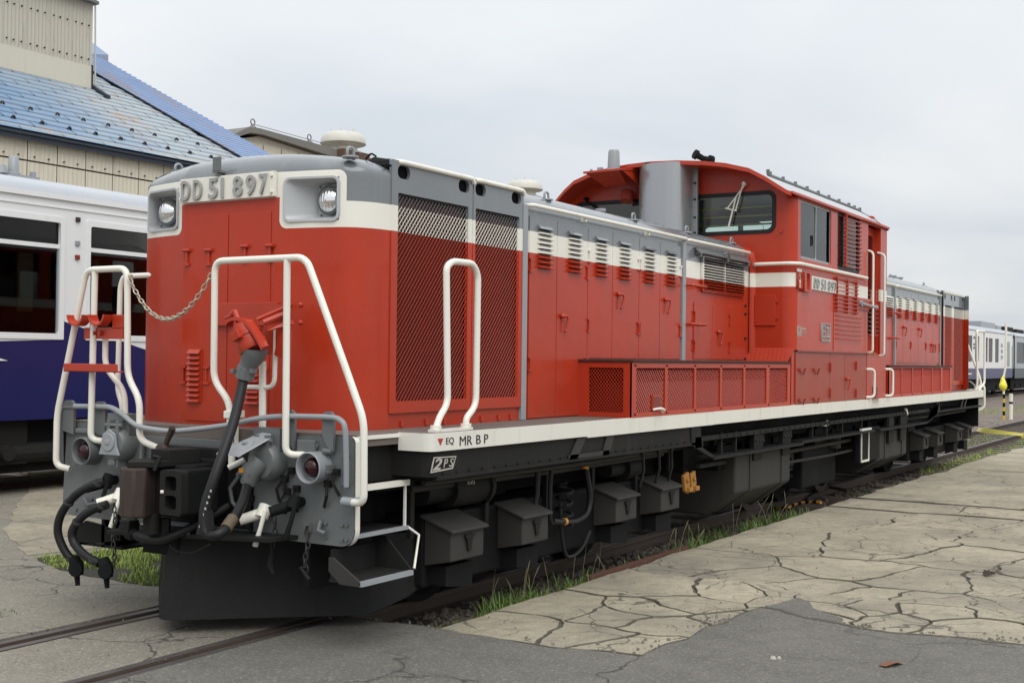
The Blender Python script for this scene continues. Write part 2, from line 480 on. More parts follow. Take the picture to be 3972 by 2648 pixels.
# louvre columns on the nose
LVN = slat_mesh(.104, .0145, .024, RD, 'Y')
for x0 in (-.262, .235):
    lp = MB().box(x0-.062, x0+.062, .188, .193, 1.335, 1.672).build('louvre_panel', LN, LOCO)
    for k in range(10): inst(LVN, 'louvre_slat', (x0, .189, 1.352+k*.0335), lp)
ih = MB(); ih.box(-.005, .005, -.012, 0, -.05, .05).box(-.025, .025, -.015, 0, .042, .056).box(-.025, .025, -.015, 0, -.056, -.042)
IHM = ih.mesh('hinge'); IHM.materials.append(RD)
for x, z in ((-.365, 1.508), (-.16, 1.507), (.33, 1.50)): inst(IHM, 'hinge', (x, .196, z), LOCO)
# tab bracket on the top edge
MB().box(-.095, -.035, .150, .165, 2.775, 2.862).box(-.095, -.035, .150, .27, 2.765, 2.777).box(-.062, -.052, .14, .20, 2.742, 2.77).build('lamp_iron', LTXK if False else DG, LOCO)

# ---- number plate ---------------------------------------------------------
np_ = MB().box(-.395, .400, .168, .196, 2.594, 2.746).build('number_plate', IV, LOCO, bevel=.003)
chars = [('D', -.372, -.298), ('D', -.268, -.194), ('5', -.135, -.060), ('1', -.030, -.014), ('8', .072, .150), ('9', .180, .258), ('7', .288, .352)]
for ch, a, c in chars:
    if ch == '1':
        MB().box(a, c+.004, .154, .168, 2.606, 2.732).build('numeral', LTXT, np_, bevel=.002)
    else:
        text('numeral' if ch.isdigit() else 'letter', ch, a, c, 2.606, 2.732, PLY, .160, .014, LTXT, np_, bold=.012)
bl = MB()
for x in (-.388, .386):
    for z in (2.62, 2.72): bl.cyl((x, .168, z), (x, .156, z), .008, 8)
bl.box(.372, .378, .160, .168, 2.60, 2.74)
bl.build('bolt', IV, np_)

# ---- headlights -----------------------------------------------------------
def headlight(s):
    # bezel corners follow the swept nose panel
    def yp(x): return .212+(abs(x)-.455)*(.290-.212)/(.805-.455)
    xo, xi = .812*s, .448*s
    zb_, zt_ = 2.436, 2.706
    def front(x, z, o=-.010): return (x, yp(x)+o, z)
    b2 = MB()
    ring = []
    seg = rr(min(xo, xi), zb_, max(xo, xi), zt_, .042, 5)
    seg_in = rr(min(xo, xi)+.013, zb_+.013, max(xo, xi)-.013, zt_-.013, .034, 5)
    cx = .690*s
    seg_b = rr(cx-.105, 2.475, cx+.105, 2.668, .02, 5)
    A = [front(x, z, .004) for x, z in seg]; A2 = [front(x, z, -.014) for x, z in seg]
    B = [front(x, z, -.014) for x, z in seg_in]; Cc = [(x, .365, z) for x, z in seg_b]
    m = len(seg)
    vs = A+A2+B+Cc; fs = []
    for k in range(m):
        l = (k+1) % m
        for q in range(3): fs.append((q*m+k, q*m+l, (q+1)*m+l, (q+1)*m+k))
    fs.append(tuple(range(3*m, 4*m)))
    b2.add(vs, fs)
    hb = b2.build('headlight', HLP, LOCO, True, ang=30)
    MB().lathe([(.088, .0), (.090, -.03), (.082, -.036), (.078, -.03)], (cx, .362, 2.572), (0, 1, 0), 32).build('lamp_rim', DG, hb, True)
    MB().lathe([(.079, 0), (.078, -.012), (.070, -.026), (.05, -.038), (.025, -.045), (.0, -.047)], (cx, .345, 2.572), (0, 1, 0), 32).build('lamp_lens', HLG, hb, True)
    sc_ = MB()
    for q in ((-.1, .085), (.1, .085), (-.09, -.085), (.09, -.085)): sc_.cyl((cx+q[0]*.9, .365, 2.572+q[1]), (cx+q[0]*.9, .355, 2.572+q[1]), .006, 6)
    sc_.build('screw', DG, hb)
headlight(1); headlight(-1)

# ---- bonnet shells ----------------------------------------------------------
def shell(name, y0, y1, xh, zs, r, zc, mat, xl=None, crown=.05):
    xl = xh if xl is None else xl
    prof = [(xh, ZDK), (xh, zs)]
    for k in range(1, 7):
        t = R(90*k/6); prof.append((xh-r*(1-math.cos(t)), zs+(zc-crown-zs)*math.sin(t)))
    for k in range(1, 8):
        u = (xh-r)-(xh-r+xl-r)*k/8; prof.append((u, zc-crown*(u/(xh-r))**2))
    for k in range(6, -1, -1):
        t = R(90*k/6); prof.append((-(xl-r*(1-math.cos(t))), zs+(zc-crown-zs)*math.sin(t)))
    prof.append((-xl, ZDK))
    b2 = MB(); b2.grid([[(x, y, z) for x, z in prof] for y in (y0, (y0+y1)/2, y1)])
    b2.add([(x, y0, z) for x, z in prof], [tuple(range(len(prof)))])
    b2.add([(x, y1, z) for x, z in prof], [tuple(range(len(prof)))])
    return b2.build(name, mat, LOCO, True, ang=35)

EB = MB().tube(fillet([(0, -.03, -.02), (0, -.03, .05), (0, .03, .05), (0, .03, -.02)], .03, 5), .009, 8).lathe([(.05, -.012), (.05, 0), (.0, .001)], (0, 0, -.002), (0, 0, 1), 12).mesh('lifting_eye')
EB.materials.append(GR)
for p in EB.polygons: p.use_smooth = True
def eye(x, y, z, rz=0): inst(EB, 'lifting_eye', (x, y, z), LOCO, (0, 0, rz))

# slats, hinges, handles shared by the doors
SLM = slat_mesh(.184, .0150, .030, L)
hg = MB(); hg.box(0, .012, -.006, .006, -.045, .045).box(0, .014, -.022, .022, .038, .052).box(0, .014, -.022, .022, -.052, -.038)
HGM = hg.mesh('hinge'); HGM.materials.append(L)
hd = MB(); hd.cyl((0, 0, 0), (.03, 0, 0), .018, 10).tube(fillet([(.026, -.01, 0), (.03, .055, 0), (.03, .06, -.03), (.024, .045, -.11), (.018, .03, -.115)], .02, 4), .009, 8)
HDM = hd.mesh('door_handle'); HDM.materials.append(RD)
for p in HDM.polygons: p.use_smooth = True

def expanded(name, y0, y1, z0, z1, x, pitch, ph, mat, parent):
    """expanded metal: broad strands leaning one way, thin strands leaning back, diamond openings between"""
    b2 = MB(); ncol = int(round((y1-y0)/pitch)); nrow = int(round((z1-z0)/ph)); py = (y1-y0)/ncol; pz = (z1-z0)/nrow
    for i in range(ncol+1):
        yc = y0+i*py
        for k in range(nrow*2):
            rise = (k % 2 == 0)
            sa, sb = (-1, 1) if rise else (1, -1)
            if i % 2: sa, sb = -sa, -sb; rise = not rise
            ya = min(max(yc+sa*py*.45, y0), y1); yb = min(max(yc+sb*py*.45, y0), y1); za, zb_ = z0+k*pz/2, z0+(k+1)*pz/2
            if rise: w, xo, dp = .0025, .005, .004
            else: w, xo, dp = .0018, .002, .003
            b2.add([(x+xo-dp, ya-w, za), (x+xo, ya-w*.2, za), (x+xo-dp*.5, ya+w, za), (x+xo-dp, yb-w, zb_), (x+xo, yb-w*.2, zb_), (x+xo-dp*.5, yb+w, zb_)], [(0, 1, 4, 3), (1, 2, 5, 4)])
    o = b2.build(name, mat, parent); kind(o, 'stuff'); return o

# ---- front radiator section ---------------------------------------------------
RY0, RY1 = hy(.345), hy(1.835)
shell('radiator_housing', RY0+.02, RY1+.03, .935, hz(2.787)-.04, .05, 2.87, L, .90, .04)
core = MB().box(.900, .940, RY0+.05, RY1-.02, 1.33, 2.66)
core.build('radiator_core', paint('radiator_core_maroon', (.060, .020, .015), .7, .2, .2, spec=.15), LOCO)
ZR = hz(2.787)
def radiator_door(ya, yb, ma, mb_, ovals):
    o = rr(ya, hz(1.305), yb, ZR, .004, 1)
    holes = [rr(ma, hz(1.375), mb_, hz(2.597), .006, 1)[::-1]]
    for yc in ovals: holes.append(rr(yc-.064, hz(2.722)-.040, yc+.064, hz(2.722)+.040, .036, 5)[::-1])
    d = plate('radiator_door', [o]+holes, PLX, .967, .022, L, LOCO, bevel=.002)
    expanded('mesh_screen', ma-.005, mb_+.005, hz(1.375)-.005, hz(2.597)+.005, .962, .0175, .042, L, d)
    for yc in ovals:
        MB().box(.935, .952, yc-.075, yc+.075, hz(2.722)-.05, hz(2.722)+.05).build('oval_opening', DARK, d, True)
    return d
radiator_door(RY0+.003, hy(1.200), hy(.410), hy(1.153), (hy(.463), hy(1.100)))
radiator_door(hy(1.212), RY1, hy(1.238), hy(1.782), (hy(1.293), hy(1.739)))
MB().box(.935, .960, RY0, RY1, ZDK, hz(1.305)-.004).build('radiator_sill', L, LOCO)
hs = MB()
for y in (.72, .98, 1.18, 1.42, 1.62, 1.84, 2.0): hs.box(.955, .972, y-.012, y+.012, 1.21, 1.245)
hs.build('sill_clip', RD, LOCO)
for ya, yb in ((hy(.405), hy(1.205)), (hy(1.235), hy(1.834))):
    MB().tube(fillet([(.93, ya, ZR-.005), (.985, ya+.03, ZR-.008), (.985, yb-.02, ZR-.008), (.985, yb, ZR-.035)], .02, 3), .0165, 10).build('gutter_rail', IV, LOCO, True)
rf = MB().box(-.92, .945, RY0+.02, RY1, ZR-.012, ZR+.008); rf.build('radiator_roof', DG, LOCO, bevel=.003)
cl = MB().prism([(.82, RY0-.05, 2.815), (.955, RY0-.01, 2.79), (.955, RY0+.02, 2.835), (.82, RY0+.02, 2.86)], (0, .012, 0)).tube([(.95, RY0-.02, 2.80), (.985, RY0-.02, 2.79), (.95, RY0-.03, 2.775)], .008, 6)
cl.tube(fillet([(.80, RY0-.03, 2.84), (.84, RY0-.03, 2.875), (.88, RY0-.03, 2.85)], .02), .006, 6)
cl.build('hood_latch', BK, LOCO)
# grey pillar strip
def pillar(y0, y1, x, zt):
    return MB().box(x-.03, x+.016, y0, y1, ZDK, zt).build('seam_pillar', GR, LOCO, bevel=.006)
pillar(hy(1.828), hy(1.890), XH, 2.74)

# ---- engine bonnet -------------------------------------------------------------
EY0, EY1 = hy(1.835), 6.66
shell('engine_bonnet', EY0, EY1, XH-.012, 2.685, .24, 2.905, L, .92, .035)
seams = [hy(v) for v in (1.931, 2.322, 2.795, 3.205, 3.682, 4.086, 4.519)]
zdt = 2.668
def slats(parent, yc, x=XH, z0=hz(2.285), z1=hz(2.557), nn=9, sy=1.0, me=None):
    for k in range(nn):
        o = inst(me or SLM, 'louvre_slat', (x, yc, z0+(z1-z0)*k/(nn-1)), parent)
        o.scale = (1, sy, 1)
for i in range(6):
    a, c = seams[i]+.0035, seams[i+1]-.0035
    zb_ = 1.205 if i < 2 else 1.647
    d = MB().box(XH-.014, XH, a, c, zb_, zdt).build('engine_door', L, LOCO, bevel=.002)
    lc = [2.133, 2.575, 3.000, 3.405, 3.865, 4.302][i]
    slats(d, hy(lc), sy=[1.05, 1.06, 1.02, 1.02, 1.02, 1.0][i])
    if i in (1, 3, 5):
        hyp = hy([0, 2.385, 0, 3.290, 0, 4.180][i]); inst(HDM, 'door_handle', (XH, hyp, hz([0, 1.945, 0, 2.149, 0, 2.148][i])), d)
    yh = a+.01 if i in (0, 2, 4) else c-.012
    if i == 4: yh = a+.012
    for z in ((hz(2.285), hz(1.597)) if i < 2 else (hz(2.41), hz(1.892))): inst(HGM, 'hinge', (XH, yh, z), d)
pillar(hy(4.536), hy(4.602), XH, 2.74)
MB().tube(fillet([(.94, hy(1.91), 2.735), (1.0, hy(1.925), 2.738), (1.0, hy(4.58), 2.742), (.95, hy(4.595), 2.735)], .02, 3), .015, 10).box(.955, 1.0, hy(2.70), hy(2.72), 2.70, 2.735).box(.955, 1.0, hy(3.80), hy(3.82), 2.70, 2.735).build('gutter_rail', IV, LOCO, True)
# last section before the cab
MB().tube(fillet([(.94, hy(4.61), 2.735), (1.0, hy(4.63), 2.738), (1.0, hy(6.12), 2.745), (.97, hy(6.135), 2.74)], .02, 3), .015, 10).build('gutter_rail', IV, LOCO, True)
gp = plate('side_grille', [rr(hy(4.98), hz(2.262), hy(6.03), hz(2.585), .004, 1), rr(hy(5.003), hz(2.275), hy(6.01), hz(2.575), .004, 1)[::-1]], PLX, XH+.004, .022, L, LOCO)
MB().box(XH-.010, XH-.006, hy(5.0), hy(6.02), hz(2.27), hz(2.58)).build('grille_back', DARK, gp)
GSM = slat_mesh(hy(6.01)-hy(5.003), .0095, .028, L)
for k in range(12): inst(GSM, 'louvre_slat', (XH-.004, (hy(6.01)+hy(5.003))/2, hz(2.286)+k*.0258), gp)
MB().box(XH, XH+.020, hy(5.50), hy(5.51), hz(2.275), hz(2.575)).build('grille_mullion', L, gp)
fl = MB().prism([(XH, hy(4.83), hz(2.655)), (XH+.05, hy(4.83), hz(2.605)), (XH+.045, hy(4.83), hz(2.595)), (XH, hy(4.83), hz(2.625))], (0, hy(6.10)-hy(4.83), 0))
fl.build('grille_shutter', DG, LOCO, bevel=.003)
kn = MB()
for y in (4.86, 5.50, 6.05): kn.cyl((XH, hy(y), hz(2.575)), (XH+.05, hy(y), hz(2.575)), .014, 8).box(XH, XH+.05, hy(y)-.03, hy(y)+.03, hz(2.59), hz(2.60))
kn.tube(fillet([(XH+.03, hy(5.42), hz(2.63)), (XH+.06, hy(5.46), hz(2.65)), (XH+.06, hy(5.52), hz(2.61)), (XH+.04, hy(5.5), hz(2.56))], .02), .008, 6)
kn.build('shutter_catch', DG, LOCO)
for ya, yb, zt in ((hy(4.825), hy(5.247), hz(2.155)), (hy(5.253), hy(6.06), hz(2.155))):
    d = MB().box(XH-.014, XH-.004, ya, yb, 1.652, zt).build('engine_door', L, LOCO, bevel=.002)
    if ya > hy(5): inst(HDM, 'door_handle', (XH-.004, hy(5.377), hz(1.904)), d)
    for z in (hz(2.03), hz(1.77)): inst(HGM, 'hinge', (XH-.004, (ya+.01) if ya < hy(5) else hy(5.67), z), d)
for z in (hz(2.297), hz(1.957)):
    MB().tube(fillet([(XH-.02, hy(4.615), z), (XH+.09, hy(4.62), z), (XH+.09, hy(4.90), z), (XH-.02, hy(4.91), z)], .03, 4), .013, 8).build('step_iron', RD, LOCO, True)
dots = MB()
for z in (2.18, 2.10, 1.86, 1.66): dots.cyl((XH-.013, hy(6.10), hz(z)), (XH+.004, hy(6.10), hz(z)), .012, 8)
dots.build('bolt', BK2, LOCO)
for x, y, z in ((.85, .335+.0, 2.825), (.85, 2.667, 2.845), (.85, 4.17, 2.845), (.85, 5.31, 2.845), (.85, 6.45, 2.845), (-.66, .40, 2.845)): eye(x, y, z)
cp = MB()
for x, y in ((.62, 4.0), (.55, 4.9), (.60, 5.25), (.45, 3.6)): cp.cyl((x, y, 2.85), (x, y, 2.915), .03, 12).cyl((x, y, 2.905), (x, y, 2.93), .045, 12)
cp.build('filler_cap', GR, LOCO, True)

# ---- battery boxes along the running plate -------------------------------------------
def battery_box(y0, y1, openings, endmesh, zt=1.628):
    b2 = MB()
    b2.box(.95, 1.0, y0+.012, y1, ZDK, zt-.012).box(1.0, XD-.02, y1-.03, y1, ZDK, zt-.012)
    bx = b2.build('battery_box', DARK, LOCO)
    MB().box(.95, XD+.012, y0-.008, y1+.01, zt-.012, zt+.010).build('box_cover', paint_once('box_cover_shaded_brown', (0.075, 0.030, 0.022), rough=.7, spec=.2), bx, bevel=.003)  # brown cover, darkened further to carry the shadow line in its colour
    pl = plate('side_frame', [rr(y0, ZDK+.002, y1, zt-.014, .003, 1)]+[rr(a, 1.235, c, 1.574, .004, 1)[::-1] for a, c in openings], PLX, XD-.008, .016, RD, bx, bevel=.002)
    for a, c in openings:
        MBx = MB(); step = .032; nn = int((c-a+.34)/step)
        for k in range(nn):           # diagonal strands
            yb0 = a-.34*.8+k*step*1.05
            p0 = (yb0, 1.235); p1 = (yb0+.27, 1.574)
            ya_, za_ = p0; yb_, zb2 = p1
            if yb_ < a or ya_ > c: continue
            t0 = max(0, (a-ya_)/(yb_-ya_)); t1 = min(1, (c-ya_)/(yb_-ya_))
            q0 = (ya_+(yb_-ya_)*t0, za_+(zb2-za_)*t0); q1 = (ya_+(yb_-ya_)*t1, za_+(zb2-za_)*t1)
            MBx.add([(XD-.018, q0[0], q0[1]), (XD-.014, q0[0]+.005, q0[1]), (XD-.014, q1[0]+.005, q1[1]), (XD-.018, q1[0], q1[1]), (XD-.018, q0[0]+.007, q0[1]), (XD-.018, q1[0]+.007, q1[1])], [(0, 1, 2, 3), (1, 4, 5, 2), (4, 0, 3, 5)])
        for k in range(nn):
            yb0 = a+k*step*2.6
            ya_, za_ = yb0, 1.235; yb_, zb2 = yb0-.27, 1.574
            if ya_ < a or yb_ > c: continue
            t0 = max(0, (ya_-c)/(ya_-yb_)); t1 = min(1, (ya_-a)/(ya_-yb_))
            q0 = (ya_+(yb_-ya_)*t0, za_+(zb2-za_)*t0); q1 = (ya_+(yb_-ya_)*t1, za_+(zb2-za_)*t1)
            MBx.add([(XD-.024, q0[0], q0[1]), (XD-.022, q0[0]+.004, q0[1]), (XD-.022, q1[0]+.004, q1[1]), (XD-.024, q1[0], q1[1])], [(0, 1, 2, 3)])
        kind(MBx.build('mesh_screen', RD, bx), 'stuff')
    MB().box(1.0, 1.30, y0+.15, y1-.15, 1.22, 1.46).build('battery', paint_once('battery_red', (0.10, 0.011, 0.007)), bx)
    bo = MB()
    for a, c in openings:
        for z in (1.222, 1.592): bo.cyl((XD-.002, a-.02, z), (XD+.006, a-.02, z), .009, 6)
    bo.build('bolt', BK2, bx)
    if endmesh:
        pl2 = plate('end_frame', [rr(.96, ZDK+.002, XD-.001, zt-.014, .003, 1), rr(1.06, 1.235, 1.355, 1.574, .004, 1)[::-1]], PLY, y0+.006, .012, RD, bx)
        b3 = MB()
        for sgn in (1, -1):
            for k in range(24):
                x0 = 1.06-.27+k*.026
                xa, za_, xb, zb2 = (x0, 1.235, x0+.27, 1.574) if sgn > 0 else (x0, 1.574, x0+.27, 1.235)
                if xb < 1.06 or xa > 1.355: continue
                t0 = max(0, (1.06-xa)/(xb-xa)); t1 = min(1, (1.355-xa)/(xb-xa))
                q0 = (xa+(xb-xa)*t0, za_+(zb2-za_)*t0); q1 = (xa+(xb-xa)*t1, za_+(zb2-za_)*t1)
                yy = y0+.012+.004*sgn
                b3.add([(q0[0]-.003, yy, q0[1]), (q0[0]+.004, yy, q0[1]), (q1[0]+.004, yy, q1[1]), (q1[0]-.003, yy, q1[1])], [(0, 1, 2, 3)])
        kind(b3.build('mesh_screen', RD, bx), 'stuff')
    return bx
_pc = {}
def paint_once(nm, col, **k):
    if nm not in _pc: _pc[nm] = paint(nm, col, **k)
    return _pc[nm]
bx = battery_box(2.986, 6.60, [(3.061, 3.585), (3.634, 4.172), (4.209, 4.743), (4.783, 5.306), (5.35, 5.912), (5.993, 6.519)], True)
MB().box(XD-.020, XD+.004, 3.345, 3.50, 1.245, 1.362).build('hatch_rim', RD, bx)
MB().box(XD-.018, XD+.006, 3.355, 3.49, 1.255, 1.352).build('hatch', paint_once('box_inner_red', (0.20, 0.02, 0.012)), bx)
MB().tube(fillet([(XD, 3.36, 1.25), (XD+.05, 3.40, 1.262), (XD+.05, 3.48, 1.245), (XD, 3.52, 1.225)], .03), .010, 8).build('pull_handle', IV, bx, True)
battery_box(10.42, 14.06, [(10.50+k*.575, 10.50+k*.575+.54) for k in range(5)]+[(13.45, 13.95)], True, 1.60)

# ---- cab -----------------------------------------------------------------------------
CX = XD; CL = -1.30
ZC0 = 1.755
cab = MB()
side_loops = [rr(6.80, ZC0, 9.40, 3.36, .003, 1), rr(6.885, 2.70, 7.925, 3.305, .05)[::-1], rr(8.150, 2.675, 9.04, 3.315, .06)[::-1]]
plate('cab_side', side_loops, PLX, CX-.012, .024, LC, LOCO)
plate('cab_side', [rr(9.97, ZC0-.02, 10.26, 3.36, .003, 1)], PLX, CX-.012, .024, LC, LOCO)
plate('cab_side', [rr(6.80, ZDK, 10.26, 3.36, .003, 1), rr(6.9, 2.55, 7.925, 3.305, .05)[::-1], rr(8.150, 2.55, 9.04, 3.315, .06)[::-1], rr(9.45, 2.4, 9.95, 3.3, .05)[::-1]], PLX, CL, .024, LC, LOCO)
MB().box(CX-.024, CX-.001, 9.33, 10.04, 3.300, 3.36).build('door_lintel', LC, LOCO)
# door recess
cd = plate('cab_door', [rr(9.36, ZC0-.02, 10.02, 3.30, .003, 1), rr(9.50, 2.42, 9.93, 3.20, .05)[::-1]], PLX, CX-.10, .03, LC, LOCO)
MB().box(CX-.098, CX-.094, 9.49, 9.94, 2.41, 3.21).build('window_pane', GLS, cd)
MB().box(CX-.10, CX-.024, 9.385, 9.399, ZC0-.02, 3.30).box(CX-.10, CX-.024, 9.971, 9.985, ZC0-.02, 3.30).build('door_jamb', RD, LOCO)
# front corner of the cab: rounded
corner = [(1.30, 6.700), (1.345, 6.703), (1.385, 6.722), (1.412, 6.755), (1.4265, 6.80)]
b2 = MB(); b2.grid([[(x, y, z) for x, y in corner] for z in (ZC0, 3.36)]); b2.build('cab_corner', LC, LOCO, True, ang=60)
arch = [(0, 3.705), (.30, 3.695), (.60, 3.668), (.82, 3.635), (1.05, 3.575), (1.20, 3.49), (1.30, 3.42), (1.40, 3.35), (1.447, 3.332)]
archL = [(-x*.90, z) for x, z in reversed(arch[1:])]
FULLA = archL+arch
wf = [rr(.232, 2.955, 1.225, 3.385, .085)[::-1], rr(-1.10, 2.955, -.28, 3.385, .085)[::-1]]
fr_out = [(CL, ZC0), (1.302, ZC0)]+[(x, z-.02) for x, z in reversed(FULLA) if -1.3 < x < 1.31]
plate('cab_front', [fr_out]+wf, PLY, 6.712, .024, LC, LOCO)
plate('cab_back', [[(CL, 1.3), (1.40, 1.3)]+[(x, z-.02) for x, z in reversed(FULLA) if -1.3 < x < 1.41], rr(.16, 2.72, 1.30, 3.50, .08)[::-1], rr(-1.15, 2.72, -.2, 3.50, .08)[::-1]], PLY, 10.26, .024, LC, LOCO)
# window rubber + glass
def gasket(loop, plane, at, parent, mat=RUB, w=.035, proud=.02):
    cx_ = sum(p[0] for p in loop)/len(loop); cy_ = sum(p[1] for p in loop)/len(loop)
    u0, u1 = min(p[0] for p in loop), max(p[0] for p in loop); v0, v1 = min(p[1] for p in loop), max(p[1] for p in loop)
    return plate('window_frame', [rr(u0-.004, v0-.004, u1+.004, v1+.004, .085), rr(u0+w, v0+w, u1-w, v1-w, .06)[::-1]], plane, at, proud, mat, parent)
fwn = MB().box(.25, 1.21, 6.706, 6.710, 2.97, 3.37).build('windscreen', GLS, LOCO)
gasket([(.232, 2.955), (1.225, 3.385)], PLY, 6.699, fwn)
fwn2 = MB().box(-1.09, -.29, 6.706, 6.710, 2.97, 3.37).build('windscreen', GLS, LOCO)
gasket([(-1.10, 2.955), (-.28, 3.385)], PLY, 6.699, fwn2)
gb = MB()
for z in (3.06, 3.15, 3.24): gb.cyl((.24, 6.80, z), (1.22, 6.80, z), .010, 8)
gb.build('guard_bar', YEL, LOCO)
wi = MB().tube([(.905, 6.66, 3.455), (.72, 6.655, 3.222)], .008, 6).tube([(.885, 6.66, 3.462), (.81, 6.655, 3.19)], .008, 6).tube([(.70, 6.65, 3.225), (.825, 6.65, 3.19)], .008, 6).tube([(.815, 6.66, 3.345), (.735, 6.65, 3.02)], .009, 6)
wi.cyl((.90, 6.70, 3.47), (.90, 6.64, 3.47), .02, 8)
wi.build('wiper', IV, LOCO)
MB().tube([(-.95, 6.66, 3.40), (-.70, 6.655, 3.22)], .010, 6).cyl((-.95, 6.70, 3.42), (-.95, 6.64, 3.42), .02, 8).build('wiper', BK, LOCO)
# side windows
sw = plate('side_window', [rr(6.880, 2.695, 7.930, 3.310, .05), rr(6.915, 2.725, 7.420, 3.28, .03)[::-1], rr(7.435, 2.725, 7.895, 3.28, .03)[::-1]], PLX, CX-.020, .018, GR, LOCO)
MB().box(CX-.024, CX-.021, 6.90, 7.91, 2.71, 3.29).build('window_pane', GLS, sw)
MB().box(CX-.016, CX-.009, 7.86, 7.895, 2.725, 3.28).box(CX-.016, CX-.009, 7.30, 7.325, 2.86, 2.97).build('window_catch', DARK, sw)
sw2 = plate('side_window', [rr(8.145, 2.670, 9.045, 3.320, .06), rr(8.185, 2.71, 8.40, 3.28, .03)[::-1], rr(8.43, 2.71, 9.0, 3.28, .03)[::-1]], PLX, CX-.018, .018, RUB, LOCO)
MB().box(CX-.024, CX-.021, 8.16, 9.03, 2.69, 3.30).build('window_pane', GLS, sw2)
# guard bars outside window 2 and the cab side
def bars(y0, y1, zs, yA=None, yB=None, x=CX+.03, vert=()):
    for z in zs:
        MB().tube(fillet([(CX, y0-.01, z), (x, y0+.02, z), (x, y1-.02, z), (CX-.0, y1, z-.0)],   .02, 2), .0062, 6).build('guard_bar', RD, LOCO, True)
    if vert:
        b3 = MB()
        for y in vert: b3.box(CX, CX+.03, y-.008, y+.008, min(zs)-.02, max(zs)+.02)
        b3.build('guard_strap', RD, LOCO)
bars(8.405, 9.06, [2.735+k*.0484 for k in range(13)], vert=(8.42,))
bars(8.06, 8.95, [2.215+k*.0437 for k in range(9)], vert=(8.10, 8.50, 8.86))
bars(8.12, 9.10, [1.905+k*.0505 for k in range(6)])
bars(9.455, 9.90, [1.975+k*.0535 for k in range(11)], vert=(9.66,), x=CX-.02)
# body below the waist: sheet seam and floor flange
MB().box(CX-.001, CX+.012, 6.80, 9.76, ZC0-.012, ZC0+.008).build('floor_flange', RDD, LOCO, bevel=.002)
MB().box(CX-.001, CX+.006, 8.030, 8.042, ZC0, 2.55).build('sheet_seam', RD, LOCO)
# lower body
lb = MB().box(-1.28, CX-.022, 6.70, 10.30, ZDK, ZC0-.012).build('cab_base', LC, LOCO)
for ya, yb, zt in ((6.80, 7.945, 1.735), (7.955, 8.505, 1.735), (8.515, 9.405, 1.735)):
    d = MB().box(CX-.022, CX-.010, ya, yb, 1.213, zt).build('locker_door', RDD, lb, bevel=.002)
MB().box(CX-.022, CX-.006, 9.415, 10.27, ZDK, 1.742).build('door_sill_panel', RD, lb, bevel=.002)
lt = MB()
for y in (6.93, 7.40):
    for z in (1.555, 1.245): lt.box(CX-.01, CX+.015, y-.05, y+.05, z-.012, z+.012).tube(fillet([(CX, y+.04, z), (CX+.03, y+.07, z+.03), (CX, y+.08, z-.05)], .02), .008, 6)
for y, z in ((7.95, 1.58), (7.95, 1.30), (8.95, 1.60), (8.95, 1.28)): lt.box(CX-.01, CX+.012, y-.02, y+.02, z-.05, z+.05)
lt.build('latch', RDD, lb)
inst(HDM, 'door_handle', (CX-.01, 8.56, 1.45), lb)
MB().box(CX-.012, CX+.002, 9.66, 9.88, 1.222, 1.345).build('step_pocket', paint_once('box_inner_red', (0.20, 0.02, 0.012)), lb)
MB().box(CX-.03, CX+.06, 9.60, 9.92, 1.213, 1.222).build('step_plate', RD, lb)
for y, s in ((9.50, 1), (10.36, 1)):
    MB().tube(fillet([(CX-.02, y-.08, 1.56), (CX+.06, y, 1.56), (CX+.06, y, 1.225), (CX-.02, y-.08, 1.225)], .06, 5), .016, 10).build('grab_rail', IV, LOCO, True)
for y, z0, z1 in ((9.445, ZC0, 2.965), (9.965, ZC0-.03, 2.975)):
    MB().tube(fillet([(CX-.02, y, z0), (CX+.05, y, z0+.01), (CX+.05, y, z1), (CX-.04, y-.0, z1+.03)], .05, 5), .0145, 10).build('grab_rail', IV, LOCO, True)
MB().box(CX, CX+.02, 8.90, 9.40, 2.255, 2.375).build('lock_plate', RDD, LOCO)
MB().cyl((CX+.02, 9.0, 2.33), (CX+.05, 9.0, 2.33), .035, 12).tube([(CX+.04, 9.0, 2.33), (CX+.055, 9.30, 2.315), (CX+.05, 9.62, 2.31)], [.02, .012, .022], 8).build('door_lever', GR, LOCO, True)
# white handrail round the cab
MB().tube(fillet([(1.0, 6.70, 2.628), (1.03, 6.655, 2.632), (1.40, 6.655, 2.632), (1.475, 6.74, 2.632), (1.475, 9.20, 2.638), (1.44, 9.24, 2.636)], .09, 5), .0185, 10).build('handrail', IV, LOCO, True)
# cab front details
MB().box(1.012, 1.236, 6.684, 6.70, 2.004, 2.320).build('front_hatch', RD, LOCO, bevel=.003)
hh = MB()
for z in (2.09, 2.26): hh.box(1.236, 1.262, 6.685, 6.70, z-.02, z+.02)
hh.box(1.28, 1.30, 6.68, 6.70, 2.95, 2.98); hh.build('hinge', RD, LOCO)
b2 = MB(); b2.prism([(.96, 6.69, 1.775), (1.438, 6.69, 1.775), (1.385, 6.62, 1.64), (.96, 6.62, 1.64)], (0, .03, 0)); b2.build('tread_apron', RD, LOCO)
tr = MB()
for i in range(9):
    for k in range(4):
        x = 1.0+i*.045; z = 1.665+k*.03; y = 6.615+(z-1.64)*.52
        s_ = 1 if (i+k) % 2 else -1
        tr.add([(x-.012, y-.002, z-.006*s_), (x, y-.006, z+.004), (x+.012, y-.002, z+.006*s_), (x, y-.006, z-.004)], [(0, 1, 2, 3)])
tr.build('tread_pattern', RD, LOCO)
